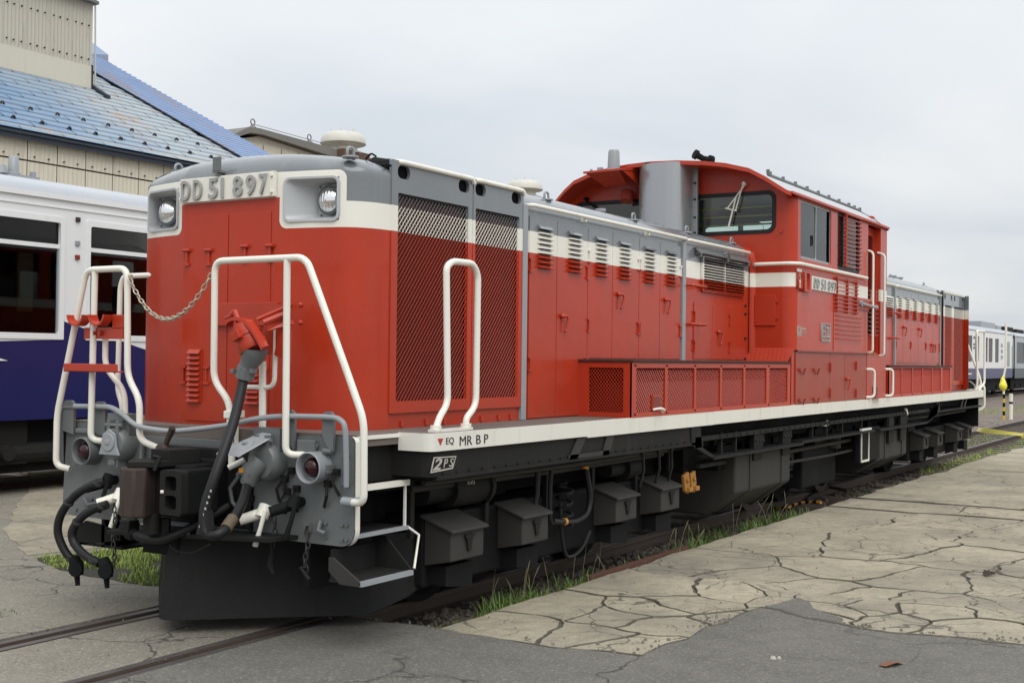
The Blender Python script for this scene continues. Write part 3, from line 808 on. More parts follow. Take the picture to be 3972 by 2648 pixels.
# bonnet-to-cab fillet ring
b2 = MB(); prof = [(.99, 1.66), (.99, 2.66), (.965, 2.74), (.90, 2.80), (.6, 2.86)]
b2.grid([[(x+dx_, y, z+dx_*.5) for x, z in prof] for dx_, y in ((-.02, 6.655), (0, 6.66), (.03, 6.702))]); b2.build('bonnet_collar', LC, LOCO, True)
# side number plate etc
pn = MB().box(CX, CX+.018, 7.205, 8.068, 2.398, 2.537).build('number_plate', IV, LOCO, bevel=.002)
for ch, a, c in (('D', 7.265, 7.345), ('D', 7.37, 7.45), ('5', 7.515, 7.60), ('1', 7.64, 7.66), ('8', 7.75, 7.84), ('9', 7.87, 7.955), ('7', 7.98, 8.05)):
    if ch == '1': MB().box(CX+.018, CX+.030, a, c+.008, 2.412, 2.522).build('numeral', LTXT, pn)
    else: text('numeral' if ch.isdigit() else 'letter', ch, a, c, 2.412, 2.522, PLX, CX+.024, .012, LTXT, pn, bold=.012)
th = plate('tablet_holder', [rr(6.915, 2.36, 7.14, 2.56, .004, 1), rr(6.975, 2.38, 7.08, 2.55, .004, 1)[::-1]], PLX, CX+.02, .04, RD, LOCO)
ah = plate('card_holder', [rr(6.77, 2.385, 6.90, 2.545, .004, 1), rr(6.79, 2.40, 6.88, 2.53, .004, 1)[::-1]], PLX, CX+.012, .024, RD, LOCO)
MB().box(CX-.0, CX+.010, 6.785, 6.885, 2.39, 2.54).build('card', IV, ah)
MB().box(CX, CX+.012, 6.77, 6.90, 2.555, 2.585).build('card_top', IV, ah)
text('card_writing', '仙', 6.81, 6.86, 2.475, 2.520, PLX, CX+.011, .003, LTXK, ah)
text('card_writing', '台', 6.81, 6.86, 2.410, 2.455, PLX, CX+.011, .003, LTXK, ah)
# maker's plate with two characters
mk = plate('maker_plate', [rr(7.578, 1.862, 7.885, 2.056, .004, 1), rr(7.595, 1.874, 7.868, 2.046, .004, 1)[::-1]], PLX, CX+.007, .014, LTXT, LOCO)
MB().box(CX, CX+.004, 7.59, 7.875, 1.87, 2.05).build('plate_ground', RD, mk)
ch = MB(); X0, X1 = CX+.004, CX+.013
for y0, y1, z0, z1 in ((7.615, 7.630, 1.905, 2.035), (7.695, 7.710, 1.905, 2.035), (7.630, 7.695, 2.020, 2.035), (7.630, 7.695, 1.962, 1.978), (7.630, 7.695, 1.905, 1.921),
                       (7.790, 7.806, 2.018, 2.042), (7.738, 7.858, 2.002, 2.018), (7.762, 7.778, 1.921, 2.002), (7.818, 7.834, 1.921, 2.002), (7.732, 7.864, 1.905, 1.921), (7.62, 7.85, 1.882, 1.888)):
    ch.box(X0, X1, y0, y1, z0, z1)
ch.build('character', LTXT, mk)
dt = plate('class_plate', [rr(6.795, 1.902, 6.93, 2.00, .003, 1), rr(6.803, 1.948, 6.922, 1.993, .003, 1)[::-1], rr(6.803, 1.908, 6.922, 1.940, .003, 1)[::-1]], PLX, CX+.002, .003, LTXW, LOCO)
text('writing', 'DT-46', 6.812, 6.914, 1.955, 1.987, PLX, CX+.002, .003, LTXW, dt)
text('writing', '00000', 6.812, 6.914, 1.914, 1.934, PLX, CX+.002, .003, LTXW, dt)
text('writing', '46 8.0', 6.955, 7.075, 1.962, 1.990, PLX, CX+.002, .003, LTXW, dt)
text('writing', '31 7.5', 6.955, 7.075, 1.918, 1.946, PLX, CX+.002, .003, LTXW, dt)
# cab interior
MB().box(-1.27, 1.39, 6.75, 10.2, 2.0, 2.30).build('cab_floor', DARK, LOCO)
MB().box(-1.2, 1.25, 7.0, 7.55, 2.30, 2.88).box(.2, .7, 6.78, 7.0, 2.3, 3.0).build('control_desk', CABIN, LOCO, bevel=.02)
MB().box(.95, 1.25, 8.0, 8.1, 2.3, 2.95).box(.9, 1.3, 7.7, 8.1, 2.3, 2.6).box(-.9, -.4, 8.6, 8.75, 2.3, 3.15).build('seat', CABIN, LOCO, bevel=.04)
MB().box(.32, .38, 6.85, 6.9, 2.9, 3.35).cyl((.62, 7.3, 2.88), (.62, 7.3, 3.12), .03, 8).build('control_stand', GR, LOCO)
# roof
b2 = MB()
for zoff in (0.0,):
    rowsr = []
    for y, f in ((6.30, 0), (6.40, 0), (8.2, 0), (10.55, 0)):
        rowsr.append([(x, y+(0.24 if y < 6.5 else -.30 if y > 10 else 0)*(abs(x)/1.447)**3, z) for x, z in FULLA])
    b2.grid(rowsr)
roof = b2.build('cab_roof', ROOFM, LOCO, True, ang=60)
b2 = MB(); rowsr = []
for y in (6.30, 8.2, 10.55):
    rowsr.append([(x*.995, y+(0.24 if y < 6.5 else -.30 if y > 10 else 0)*(abs(x)/1.447)**3, z-.030) for x, z in FULLA])
b2.grid(rowsr)
b2.build('roof_soffit', RD, roof, True, ang=60)
for yE, dy_ in ((6.30, .24), (10.55, -.30)):
    lip = MB(); k_ = -1 if yE < 7 else 1
    lip.grid([[(x, yE+dy_*(abs(x)/1.447)**3+k_*.004, z+o_) for x, z in FULLA] for o_ in (.008, -.034)])
    lip.grid([[(x, yE+dy_*(abs(x)/1.447)**3+q_, z+.008) for x, z in FULLA] for q_ in (k_*.004, -k_*.02)])
    lip.build('roof_lip', RD, roof)
MB().box(1.425, 1.462, 6.53, 10.26, 3.318, 3.345).build('roof_gutter', RD, roof, bevel=.004)
rr_ = MB()
rr_.tube([(.93, 7.3, 3.645), (.93, 10.0, 3.645), (1.02, 10.45, 3.60)], .018, 6)
for k in range(8): rr_.cyl((.93, 7.35+k*.42, 3.63), (.93, 7.35+k*.42, 3.685), .020, 8)
rr_.tube([(.93, 7.3, 3.645), (.93, 7.28, 3.70)], .02, 6)
rr_.build('roof_rail', DG, roof)
rv = MB().box(.55, .95, 10.2, 10.9, 3.60, 3.63)
for k in range(3): rv.cyl((.93, 10.3+k*.25, 3.62), (.93, 10.3+k*.25, 3.68), .02, 8)
rv.build('rear_roof_plate', DG, roof)
MB().box(.2, .6, 8.0, 8.6, 3.69, 3.76).build('roof_hatch', ROOFM, roof, bevel=.02)
# exhaust stack
st = []
for k in range(9):
    t = R(90*k/8); st.append((.10-.30*math.cos(t)*1.0, 6.52-.29*math.sin(t)))
stp = [(-.20, 6.75)]+st+[(.18, 6.222), (.26, 6.235), (.32, 6.27), (.36, 6.33), (.375, 6.42), (.375, 6.66), (.375, 6.75)]
b2 = MB(); b2.grid([[(x, y, z) for x, y in stp] for z in (2.75, 3.685)])
b2.add([(x, y, 3.685) for x, y in stp], [tuple(range(len(stp)))])
stack = b2.build('exhaust_stack', SILV, LOCO, True, ang=50)
MB().box(.365, .405, 6.60, 6.64, 2.80, 3.67).build('stack_flange', SILV, stack, bevel=.004)
bo = MB()
for z in (2.98, 3.14, 3.33, 3.5): bo.cyl((.385, 6.60, z), (.385, 6.585, z), .010, 6)
bo.build('bolt', BK2, stack)
MB().cyl((-.03, 6.30, 3.68), (-.03, 6.30, 3.70), .03, 10).build('stack_cap', BK2, stack)
# antenna and platform on the visor
ap = MB().prism([(-.66, 6.05, 3.598), (-.20, 6.05, 3.605), (-.20, 6.55, 3.665), (-.66, 6.55, 3.655)], (0, 0, .022)); ap = ap.build('antenna_platform', RD, LOCO)
MB().prism([(-.64, 6.08, 3.60), (-.25, 6.08, 3.605), (-.30, 6.35, 3.50), (-.55, 6.35, 3.49)], (0, .01, 0)).prism([(-.22, 6.08, 3.605), (-.22, 6.5, 3.66), (-.22, 6.5, 3.50)], (.01, 0, 0)).build('platform_bracket', RD, ap)
MB().lathe([(.085, 0), (.085, .012), (.068, .02), (.060, .20), (.052, .222), (.0, .226)], (-.385, 6.22, 3.628), (0, 0, 1), 20).build('antenna', GR, ap, True)
MB().box(-.52, -.47, 6.1, 6.15, 3.62, 3.66).box(-.2, -.05, 6.3, 6.45, 3.67, 3.70).cyl((-.6, 6.12, 3.62), (-.6, 6.12, 3.65), .015, 8).build('antenna_base', GR, ap)
MB().cyl((-.40, 6.56, 3.35), (-.40, 6.60, 3.46), .07, 14).build('lamp_bracket', RDD, LOCO)
# twin air horn
hn = MB().tube([(.44, 6.66, 3.765), (.385, 6.60, 3.80)], [.030, .036], 10).tube([(.395, 6.61, 3.795), (.375, 6.585, 3.808)], [.052, .050], 14).tube([(.44, 6.66, 3.765), (.50, 6.74, 3.752)], [.030, .036], 12).tube([(.485, 6.72, 3.755), (.51, 6.755, 3.750)], [.052, .050], 14).cyl((.44, 6.67, 3.66), (.44, 6.67, 3.76), .024, 8)
hn.build('air_horn', BK, roof, True)

# ---- far bonnet --------------------------------------------------------------------
XF = 1.10
def fshell(name, y0, y1, xh, zs, r, zc, crown=.05): return shell(name, y0, y1, xh, zs, r, zc, L, xh*.93, crown)
fshell('engine_bonnet', 10.30, 14.80, XF-.012, 2.69, .24, 2.91, .03)
fshell('radiator_housing', 14.80, 16.53, XF-.02, 2.77, .03, 2.84, .03)
MB().box(XF-.03, XF+.004, 14.79, 14.97, ZDK, 2.76).build('nose_seam', DARK, LOCO)
fs_ = [12.022, 12.425, 12.885, 13.338, 13.819, 14.267, 14.726]
for i in range(6):
    a, c = fs_[i]+.005, fs_[i+1]-.005
    d = MB().box(XF-.014, XF, a, c, 1.64, 2.655).build('engine_door', L, LOCO, bevel=.002)
    slats(d, (a+c)/2, XF, 2.285, 2.565, 9, 1.05)
    if i in (1, 3, 4, 5): inst(HDM, 'door_handle', (XF, a+.02 if i % 2 else c-.09, 2.15 if i < 4 else 1.93), d)
    for z in (2.40, 1.90): inst(HGM, 'hinge', (XF, (a+.01) if i % 2 == 0 else (c-.01), z), d)
MB().box(XF-.03, XF+.014, 11.93, 11.985, ZDK, 2.72).build('seam_pillar', GR, LOCO)
MB().box(XF-.03, XF+.014, 14.735, 14.78, ZDK, 2.72).build('seam_pillar', GR, LOCO)
for z in (2.33, 1.985):
    MB().tube(fillet([(XF-.02, 11.70, z), (XF+.08, 11.72, z), (XF+.08, 11.97, z), (XF-.02, 11.99, z)], .03, 3), .013, 8).build('step_iron', RD, LOCO, True)
for ya, yb in ((10.5, 11.9), (11.98, 14.75)):
    MB().tube(fillet([(XF-.04, ya, 2.715), (XF+.03, ya+.03, 2.715), (XF+.03, yb-.03, 2.715), (XF-.03, yb, 2.71)], .02, 2), .016, 8).build('gutter_rail', IV, LOCO, True)
for ya, yb, o1, o2 in ((14.985, 15.64, 15.08, 15.55), (15.655, 16.53, 15.80, 16.44)):
    d = plate('radiator_door', [rr(ya, 1.29, yb, 2.79, .004, 1), rr(ya+.10, 1.36, yb-.06, 2.585, .006, 1)[::-1], rr(o1-.05, 2.67, o1+.05, 2.76, .04)[::-1], rr(o2-.05, 2.67, o2+.05, 2.76, .04)[::-1]], PLX, XF-.004, .02, L, LOCO)
    expanded('mesh_screen', ya+.10, yb-.06, 1.36, 2.585, XF-.008, .03, .07, L, d)
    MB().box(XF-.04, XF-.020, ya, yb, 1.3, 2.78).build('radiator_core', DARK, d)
    MB().tube([(XF+.01, ya, 2.785), (XF+.01, yb, 2.785)], .016, 8).build('gutter_rail', IV, LOCO, True)
MB().box(-XF*.9, XF, 14.97, 16.56, 2.79, 2.81).build('radiator_roof', DG, LOCO)
for x, y in ((.95, 12.3), (.95, 14.3), (.6, 11.2)): eye(x, y, 2.85)
cp = MB()
for y in (11.6, 13.2, 13.6): cp.cyl((.75, y, 2.84), (.75, y, 2.93), .04, 10).cyl((.75, y, 2.92), (.75, y, 2.945), .06, 10)
cp.build('filler_cap', GR, LOCO)
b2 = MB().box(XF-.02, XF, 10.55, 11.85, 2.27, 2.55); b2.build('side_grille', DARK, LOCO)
for k in range(9):
    o = inst(SLM, 'louvre_slat', (XF, 11.3, 2.285+k*.032), LOCO); o.scale = (1, 5.6, 1)
b2 = MB(); nn = [(x*XF/.97*.97, y) for x, y in [(XF-.02, 16.53), (XF-.10, 16.56), (XF-.22, 16.60), (.6, 16.64), (-.6, 16.64), (-.95, 16.56)]]
b2.grid([[(x, y, z) for x, y in nn] for z in (ZDK, 2.70, 2.80)]); b2.build('nose', L, LOCO, True)

# ---- deck, side sill ---------------------------------------------------------------
YE = 16.59
dk = [(-1.2, .0), (1.185, .0), (1.19, .387), (1.37, .39), (1.405, .41), (XD-.012, .45), (XD-.012, YE), (-XD, YE), (-XD, .45), (-1.2, .387)]
MB().prism([(x, y, 1.13) for x, y in dk], (0, 0, ZDK-1.13)).build('deck', DECKM, LOCO)
se = [(1.192, .386), (1.36, .387), (1.40, .395), (1.42, .415), (XD, .445), (XD, 2.29)]
b2 = MB(); b2.grid([[(x, y, z) for x, y in se] for z in (1.094, ZDK+.002)]); b2.grid([[(x-q, y, ZDK+.002) for x, y in se] for q in (0, .012)])
b2.grid([[(x-q, y, 1.094) for x, y in se] for q in (0, .03)])
sill = b2.build('side_sill', SILL, LOCO, True, ang=50)
MB().box(XD-.03, XD-.002, 2.29, 4.6, 1.084, ZDK+.002).build('side_sill', SILL, LOCO)
MB().box(XD-.03, XD, 4.6, 9.8, 1.086, ZDK+.002).build('side_sill', SILL, LOCO)
MB().box(XD-.03, XD-.001, 9.8, YE, 1.084, ZDK+.002).build('side_sill', SILL, LOCO)
MB().prism([(XD+.002, .447, 1.168), (XD+.002, .502, 1.167), (XD+.002, .474, 1.127)], (.001, 0, 0)).build('red_mark', LTXR, sill)
for s_, a, c, z0, z1 in (('EQ', .532, .612, 1.125, 1.171), ('MR', .674, .808, 1.114, 1.172), ('BP', .85, .985, 1.115, 1.172)):
    pass
text('lettering', 'EQ', .532, .612, 1.124, 1.169, PLX, XD+.002, .002, LTXK, sill)
text('lettering', 'MR', .674, .808, 1.115, 1.170, PLX, XD+.002, .002, LTXK, sill)
text('lettering', 'B', .852, .902, 1.116, 1.170, PLX, XD+.002, .002, LTXK, sill)
text('lettering', 'P', .940, .986, 1.116, 1.170, PLX, XD+.002, .002, LTXK, sill)
# underframe girder
uf = MB()
g = [(1.10, .405), (1.34, .408), (1.38, .42), (XD-.03, .46), (XD-.03, 4.25)]
uf.grid([[(x, y, z) for x, y in g] for z in (.945, 1.13)])
uf.box(1.15, XD-.02, .48, 4.25, .925, .948)
uf.box(.9, 1.10, .05, .60, .94, 1.13)
uf.build('frame_girder', BK2, LOCO)
u2 = MB()
u2.box(1.25, XD-.06, 4.2, 12.9, .945, .985)                       # upper longeron
u2.box(1.22, XD-.02, 4.25, 4.42, .90, .99)
u2.prism([(XD-.02, 4.18, .93), (XD-.02, 4.50, .83), (XD-.02, 4.68, .785), (XD-.02, 4.68, .81), (XD-.02, 4.4, .90), (XD-.02, 4.36, 1.085), (XD-.02, 4.16, 1.085)], (-.03, 0, 0))
u2.box(1.2, XD-.02, 4.66, 7.1, .775, .80)
u2.box(1.2, XD-.03, 7.1, 9.9, .79, .815)
u2.box(1.18, XD-.02, 10.1, 12.65, .785, .81)
u2.prism([(XD-.02, 12.6, .785), (XD-.02, 13.2, .90), (XD-.02, 13.2, 1.085), (XD-.02, 13.35, 1.085), (XD-.02, 13.4, .93), (XD-.02, 12.6, .81)], (-.03, 0, 0))
u2.box(1.1, XD-.03, 13.2, 16.55, .92, .945)
for y in (5.0, 5.35, 7.6, 8.1, 8.7, 9.5): u2.box(1.3, 1.34, y, y+.03, .80, 1.0)
u2.build('frame_longeron', BK2, LOCO)
MB().box(-1.2, 1.10, .3, 16.5, .85, 1.13).build('underframe', BK, LOCO)
MB().box(-.75, .8, .6, 16.2, .62, .86).build('underframe', BK, LOCO)
br = MB()
for y, dy in ((2.02, .27), (14.9, .10), (15.15, .10)):
    if dy > .2:
        br.prism([(XD-.025, 2.05, .944), (XD-.025, 2.17, 1.085), (XD-.025, 2.30, 1.085), (XD-.025, 2.17, .944)], (.008, 0, 0))
        br.prism([(XD-.025, 2.55, .944), (XD-.025, 2.62, 1.085), (XD-.025, 2.74, 1.085), (XD-.025, 2.66, .944)], (.008, 0, 0))
        br.box(XD-.025, XD-.017, 2.05, 2.66, .944, .975)
    else: br.prism([(XD-.02, y-.1, .945), (XD-.02, y+.08, 1.085), (XD-.02, y+.14, 1.085), (XD-.02, y-.04, .945)], (.01, 0, 0))
br.build('sill_bracket', BOXM, LOCO)
# 2PS mark
mk2 = plate('class_mark', [[(.417, .970), (.646, .980), (.682, 1.054), (.452, 1.060)], [(.458, 1.052), (.671, 1.046), (.640, .988), (.430, .979)]], PLX, XD-.0275, .004, LTXW, LOCO)
text('lettering', '2', .440, .535, .984, 1.050, PLX, XD-.0275, .004, LTXW, mk2, shear=.35, bold=.02)
text('lettering', 'P', .548, .595, .992, 1.042, PLX, XD-.0275, .004, LTXW, mk2, shear=.3)
text('lettering', 'S', .608, .655, .993, 1.041, PLX, XD-.0275, .004, LTXW, mk2, shear=.3)

# ---- end beam ------------------------------------------------------------------------
def arc(cx, cz, r, a0, a1, n=6): return [(cx+r*math.cos(R(a0+(a1-a0)*k/n)), cz+r*math.sin(R(a0+(a1-a0)*k/n))) for k in range(n+1)]
eb = arc(1.105, .676, .098, -90, 0)+[(1.196, 1.150)]+arc(1.16, 1.152, .034, 0, 90)+[(.79, 1.178), (.72, 1.10), (-.72, 1.10), (-.80, 1.185), (-1.205, 1.185)]+arc(-1.135, .68, .102, 180, 270)
beam = plate('end_beam', [eb], PLY, -.004, .03, DG, LOCO, bevel=.004)
MB().box(-.72, .74, -.02, .05, 1.085, 1.128).build('deck_edge', GR if False else DG, LOCO, bevel=.004)
ed = MB()
ed.grid([[(1.205+(.0), y, z) for z in (.68, 1.155)] for y in (-.02, .012)])
pts = arc(1.107, .676, .104, -60, 0)+[(1.205, 1.155)]+arc(1.165, 1.152, .040, 0, 70)
ed.grid([[(x, y, z) for x, z in pts] for y in (-.022, .018)])
ed.build('beam_edge', IV, LOCO)
bt = MB()
for x in (-1.1, -.95, 1.0, 1.12, 1.15):
    for z in (.62, .70, .93, 1.08): bt.cyl((x, -.02, z), (x, -.030, z), .012, 6)
for x, z in ((.40, .92), (.36, .80), (-.48, .95), (-.48, .88), (.62, .60), (.85, 1.13), (.93, 1.13)): bt.cyl((x, -.02, z), (x, -.034, z), .016, 6)
bt.build('bolt', DG, LOCO)
# tail lamps
for x in (-.935, .952):
    tl = MB().lathe([(.075, .115), (.088, .11), (.090, .0), (.083, -.004), (.079, .004), (.076, .05), (.0, .055)], (x, -.125, 1.012), (0, 1, 0), 28).build('tail_lamp', DG if x < 0 else GR, LOCO, True)
    MB().lathe([(.058, .05), (.056, .01), (.045, -.012), (.025, -.022), (.0, -.026)], (x, -.10, 1.012), (0, 1, 0), 24).build('lamp_lens', LENS, tl, True)
    MB().box(x+.085 if x > 0 else x-.11, x+.11 if x > 0 else x-.085, -.08, -.02, .985, 1.03).build('lamp_hinge', DG, tl)
# lever brackets
for xa, xb in ((-1.205, -1.10), (-.905, -.80), (.71, .785), (.99, 1.072)):
    xm = (xa+xb)/2; zlow = 1.13
    bq = [(xa, zlow), (xb, zlow-.02), (xb, 1.305), (xb-.025, 1.328), (xa+.02, 1.328), (xa, 1.305)]
    if xa > 0: bq = [(xa, 1.20), (xa+.03, 1.14), (xb, 1.10), (xb, 1.305), (xb-.022, 1.326), (xa+.02, 1.326), (xa, 1.305)]
    plate('lever_bracket', [bq], PLY, -.045, .02, DG, LOCO, bevel=.003)
fx = MB().box(.80, .93, -.05, -.02, 1.07, 1.16).box(-.80, -.66, -.05, -.02, 1.10, 1.15).box(-1.09, -.92, -.05, -.02, 1.12, 1.15)
fx.build('lever_foot', DG, LOCO, bevel=.006)
lev = catmull([(-1.072, -.07, 1.293), (-.836, -.07, 1.297), (-.72, -.075, 1.294), (-.593, -.09, 1.255), (-.435, -.12, 1.196), (-.243, -.13, 1.176), (-.057, -.13, 1.178), (.301, -.12, 1.222), (.529, -.10, 1.268), (.696, -.075, 1.288), (.90, -.07, 1.294), (1.07, -.07, 1.295), (1.132, -.07, 1.282), (1.166, -.07, 1.242), (1.174, -.065, 1.10), (1.174, -.06, .916)], 4)
MB().tube(lev, .0165, 10).build('uncoupling_lever', GR, LOCO, True)
MB().tube(fillet([(-1.10, -.05, 1.285), (-1.21, -.05, 1.281), (-1.228, -.05, 1.22), (-1.213, -.05, .908)], .04), .014, 8).build('lever_handle', DG, LOCO, True)
MB().tube([(-.085, -.15, 1.196), (-.12, -.15, 1.14), (-.151, -.15, 1.08)], [.022, .018, .016], 8).tube([(-.16, -.17, 1.085), (-.10, -.18, 1.03), (-.09, -.18, .98)], [.03, .034, .03], 8).build('lock_lifter', RUST, LOCO, True)

# ---- coupler ---------------------------------------------------------------------------
cpl = MB()
kn_ = [(-.115, -.40), (-.105, -.53), (-.03, -.575), (.045, -.56), (.075, -.50), (.05, -.44), (.02, -.36)]
cpl.prism([(x, y, .705) for x, y in kn_], (0, 0, .282))
ck = cpl.build('coupler_knuckle', RUST, LOCO, True, bevel=.012, ang=30)
hd_ = MB()
hd_.prism([(-.15, -.12, .70), (-.15, -.36, .70), (-.06, -.42, .70), (.04, -.38, .70), (.10, -.30, .70), (.16, -.36, .70), (.22, -.36, .70), (.26, -.30, .70), (.24, -.12, .70)], (0, 0, .30))
hd_.box(-.17, .27, -.14, .0, .66, 1.02)
hd_.box(.19, .35, -.44, -.20, .735, .985)
ch_ = hd_.build('coupler_head', BK, LOCO, False, bevel=.012)
ga = plate('guard_arm', [rr(.185, .735, .355, .985, .02), rr(.225, .765, .315, .845, .022)[::-1], rr(.225, .872, .315, .952, .022)[::-1]], PLY, -.468, .05, BK2, ch_, bevel=.004)
MB().box(.22, .32, -.446, -.441, .755, .965).build('pocket_floor', DARK, ga)
MB().tube([(.20, -.50, .862), (.215, -.49, .862)], .010, 8).build('pin_head', IV, ga)
MB().prism([(-.14, -.42, .988), (-.02, -.55, .988), (.10, -.46, .988), (.12, -.30, .988), (-.10, -.20, .988)], (0, 0, .035)).prism([(-.04, -.36, 1.0), (.11, -.36, 1.0), (.15, -.15, 1.0), (-.02, -.13, 1.0)], (0, 0, .085)).tube([(.03, -.40, 1.045), (.115, -.43, 1.045), (.10, -.46, .97)], .013, 6).build('coupler_lock', BK2, ch_, False, bevel=.010)
MB().box(-.30, .45, -.05, .02, .62, 1.08).build('coupler_pocket_plate', BK2, LOCO, bevel=.01)
MB().cyl((.0, -.38, .60), (.0, -.38, .72), .05, 12).cyl((.02, -.30, .56), (.02, -.30, .68), .035, 8).build('coupler_pin', BK2, LOCO, True)
MB().prism([(-.42, -.35, .555), (.75, -.22, .59), (.80, .0, .59), (-.45, .0, .555)], (0, 0, .025)).prism([(.30, -.28, .58), (.38, -.28, .58), (.30, -.26, .72)], (0, .03, 0)).build('coupler_apron', BK2, LOCO, bevel=.003)
MB().tube(catmull([(.05, -.30, .56), (.12, -.32, .51), (.25, -.31, .50), (.38, -.29, .56)], 4), .006, 6).build('safety_wire', BK2, LOCO)

# ---- jumper sockets and cables -----------------------------------------------------------
def socket(x, z, lidrot, open_):
    s_ = MB().lathe([(.11, .11), (.115, .0), (.095, -.03), (.07, -.035), (.0, -.035)], (x, -.10, z), (0, 1, 0), 24)
    s_.box(x-.10, x+.10, -.08, -.01, z+.06, z+.19)
    sk = s_.build('jumper_socket', DG, LOCO, True)
    MB().box(x-.05, x-.02, -.13, -.07, z+.05, z+.15).box(x+.03, x+.06, -.13, -.07, z+.05, z+.15).cyl((x-.07, -.12, z+.12), (x+.08, -.12, z+.12), .012, 8).build('lid_hinge', DG, sk)
    return sk
s1 = socket(-.645, 1.07, 0, False)
lid = MB().prism([(-.735, -.140, 1.005), (-.55, -.140, 1.005), (-.575, -.140, 1.055), (-.59, -.140, 1.135), (-.645, -.140, 1.168), (-.70, -.140, 1.135), (-.715, -.140, 1.055)], (0, -.016, 0)).lathe([(.058, 0), (.056, -.008), (.0, -.008)], (-.645, -.156, 1.085), (0, 1, 0), 20).box(-.665, -.625, -.170, -.16, 1.07, 1.10)
lid.build('socket_lid', GR, s1, bevel=.004)
MB().box(-.69, -.60, -.12, -.05, .925, .985).box(-.675, -.615, -.135, -.06, .94, .975).build('socket_base', DG, s1, bevel=.004)
s2 = socket(.60, 1.03, 0, True)
lid = MB().prism([(.42, -.30, 1.070), (.60, -.30, 1.066), (.665, -.13, 1.155), (.645, -.10, 1.175), (.575, -.10, 1.180), (.54, -.12, 1.165)], (0, .012, .014)).lathe([(.055, 0), (.053, .008), (.0, .008)], (.55, -.20, 1.125), (.0, -.55, .83), 20).box(.535, .565, -.215, -.185, 1.13, 1.145)
lid.build('socket_lid', GR, s2, bevel=.003)
MB().tube([(.60, -.13, 1.03), (.575, -.17, .975), (.545, -.17, .905)], [.062, .052, .045], 14).box(.515, .60, -.215, -.17, .955, .985).build('cable_plug', DG, s2, True)
MB().box(.53, .555, -.228, -.213, .97, .995).build('plug_tag', ORB, s2)
# jumper cables: thick rubber
cabA = catmull([(0.545, -0.17, 0.91), (0.614, -0.283, 0.815), (0.66, -0.415, 0.716), (0.674, -0.516, 0.67), (0.624, -0.536, 0.66), (0.587, -0.541, 0.699), (0.575, -0.527, 0.812), (0.595, -0.479, 0.969), (0.59, -0.403, 1.114), (0.557, -0.305, 1.251), (0.515, -0.217, 1.383), (0.484, -0.15, 1.51)], 5)
MB().tube(cabA, .029, 12).build('jumper_cable', RUB, LOCO, True)
MB().tube([(0.652, -0.394, 0.738), (0.672, -0.47, 0.69)], .034, 12).build('cable_sleeve', paint('tan_tape', (.13, .095, .06), .7, .3, .4), LOCO, True)
MB().prism([(0.544, -0.562, 0.661), (0.638, -0.562, 0.661), (0.606, -0.55, 0.792), (0.57, -0.55, 0.792)], (0, .05, 0)).build('cable_tail', RUB, LOCO)
kk = MB(); random.seed(3)
for k in range(7):
    z = .70+k*.032; x = .575+.0085*k; kk.box(x-.004, x+.003, -.567+k*.0045, -.560+k*.0045, z, z+.013)
kk.build('cable_number', LTXW, LOCO)
cabB = catmull([(-.20, -.36, .585), (-.06, -.36, .560), (.05, -.34, .565), (.14, -.30, .60), (.215, -.24, .65), (.27, -.17, .70), (.31, -.08, .75)], 5)
MB().tube(cabB, .027, 12).build('jumper_cable', RUB, LOCO, True)
MB().tube([(-.27, -.36, .62), (-.20, -.36, .585), (-.16, -.36, .57)], [.03, .045, .035], 12).box(-.25, -.17, -.40, -.32, .58, .66).build('cable_plug', BK2, LOCO, True, bevel=.006)
for i in (26, 29): pass
MB().tube([(.165, -.275, .615), (.178, -.265, .622)], .030, 12).build('cable_band', GR, LOCO)

# red dummy receptacle with plugged-in jumper head
MB().box(-.10, .44, .165, .193, 1.815, 1.955).build('receptacle_panel', RD, LOCO, bevel=.003)
MB().box(.52, .70, -.03, -.018, 1.64, 1.93).build('receptacle_plate', RD, LOCO)
YJ = -.15
c0 = Vector((.557, YJ, 1.674)); ax_ = (Vector((.487, YJ-.02, 1.812))-c0).normalized()
jh = MB().lathe([(.0, -.005), (.083, -.005), (.088, .010), (.088, .040), (.080, .045), (.080, .075), (.086, .080), (.086, .098), (.078, .104), (.074, .150), (.055, .162), (.0, .164)], c0, ax_, 28)
jh_ = jh.build('jumper_head', RD, LOCO, True, ang=30)
u_ = ax_.cross(Vector((0, 1, 0))).normalized()
MB().hexa([tuple(c0+ax_*h+u_*s+Vector((0, y, 0))) for h in (.055, .105) for y, s in ((-.108, -.030), (-.108, .030), (-.05, .030), (-.05, -.030))]).build('head_lug', RD, jh_, bevel=.004)
arcp = [(.405, 1.800), (.418, 1.832), (.455, 1.850), (.512, 1.848), (.568, 1.820), (.617, 1.774), (.655, 1.728), (.690, 1.680)]
sp_ = catmull([(x, YJ-.075, z) for x, z in arcp], 4)
b2 = MB(); b2.grid([[p+Vector((0, dy, 0)) for p in sp_] for dy in (0, .060)]); b2.grid([[p+Vector((0, 0, 0)) for p in sp_], [p*1.0+Vector((-.004, 0, -.020)) for p in sp_]])
b2.build('head_strap', RD, jh_, True, ang=60)
MB().tube([(.690, YJ-.04, 1.68), (.672, YJ-.04, 1.705)], .018, 8).tube([(.376, YJ-.05, 1.846), (.42, YJ-.05, 1.858), (.455, YJ-.05, 1.884)], [.007, .014, .020], 8).cyl((.455, YJ-.05, 1.888), (.485, YJ-.05, 1.830), .019, 10).build('head_lever', RD, jh_, True)
MB().tube([(.560, YJ+.02, 1.840), (.680, -.03, 1.912)], .012, 8).tube([(.610, YJ+.02, 1.822), (.698, -.03, 1.880)], .019, 8).prism([(.635, YJ+.02, 1.775), (.730, -.03, 1.815), (.715, -.03, 1.84), (.64, YJ+.02, 1.80)], (0, .03, 0)).build('bracket_arm', RD, jh_, True, ang=40)
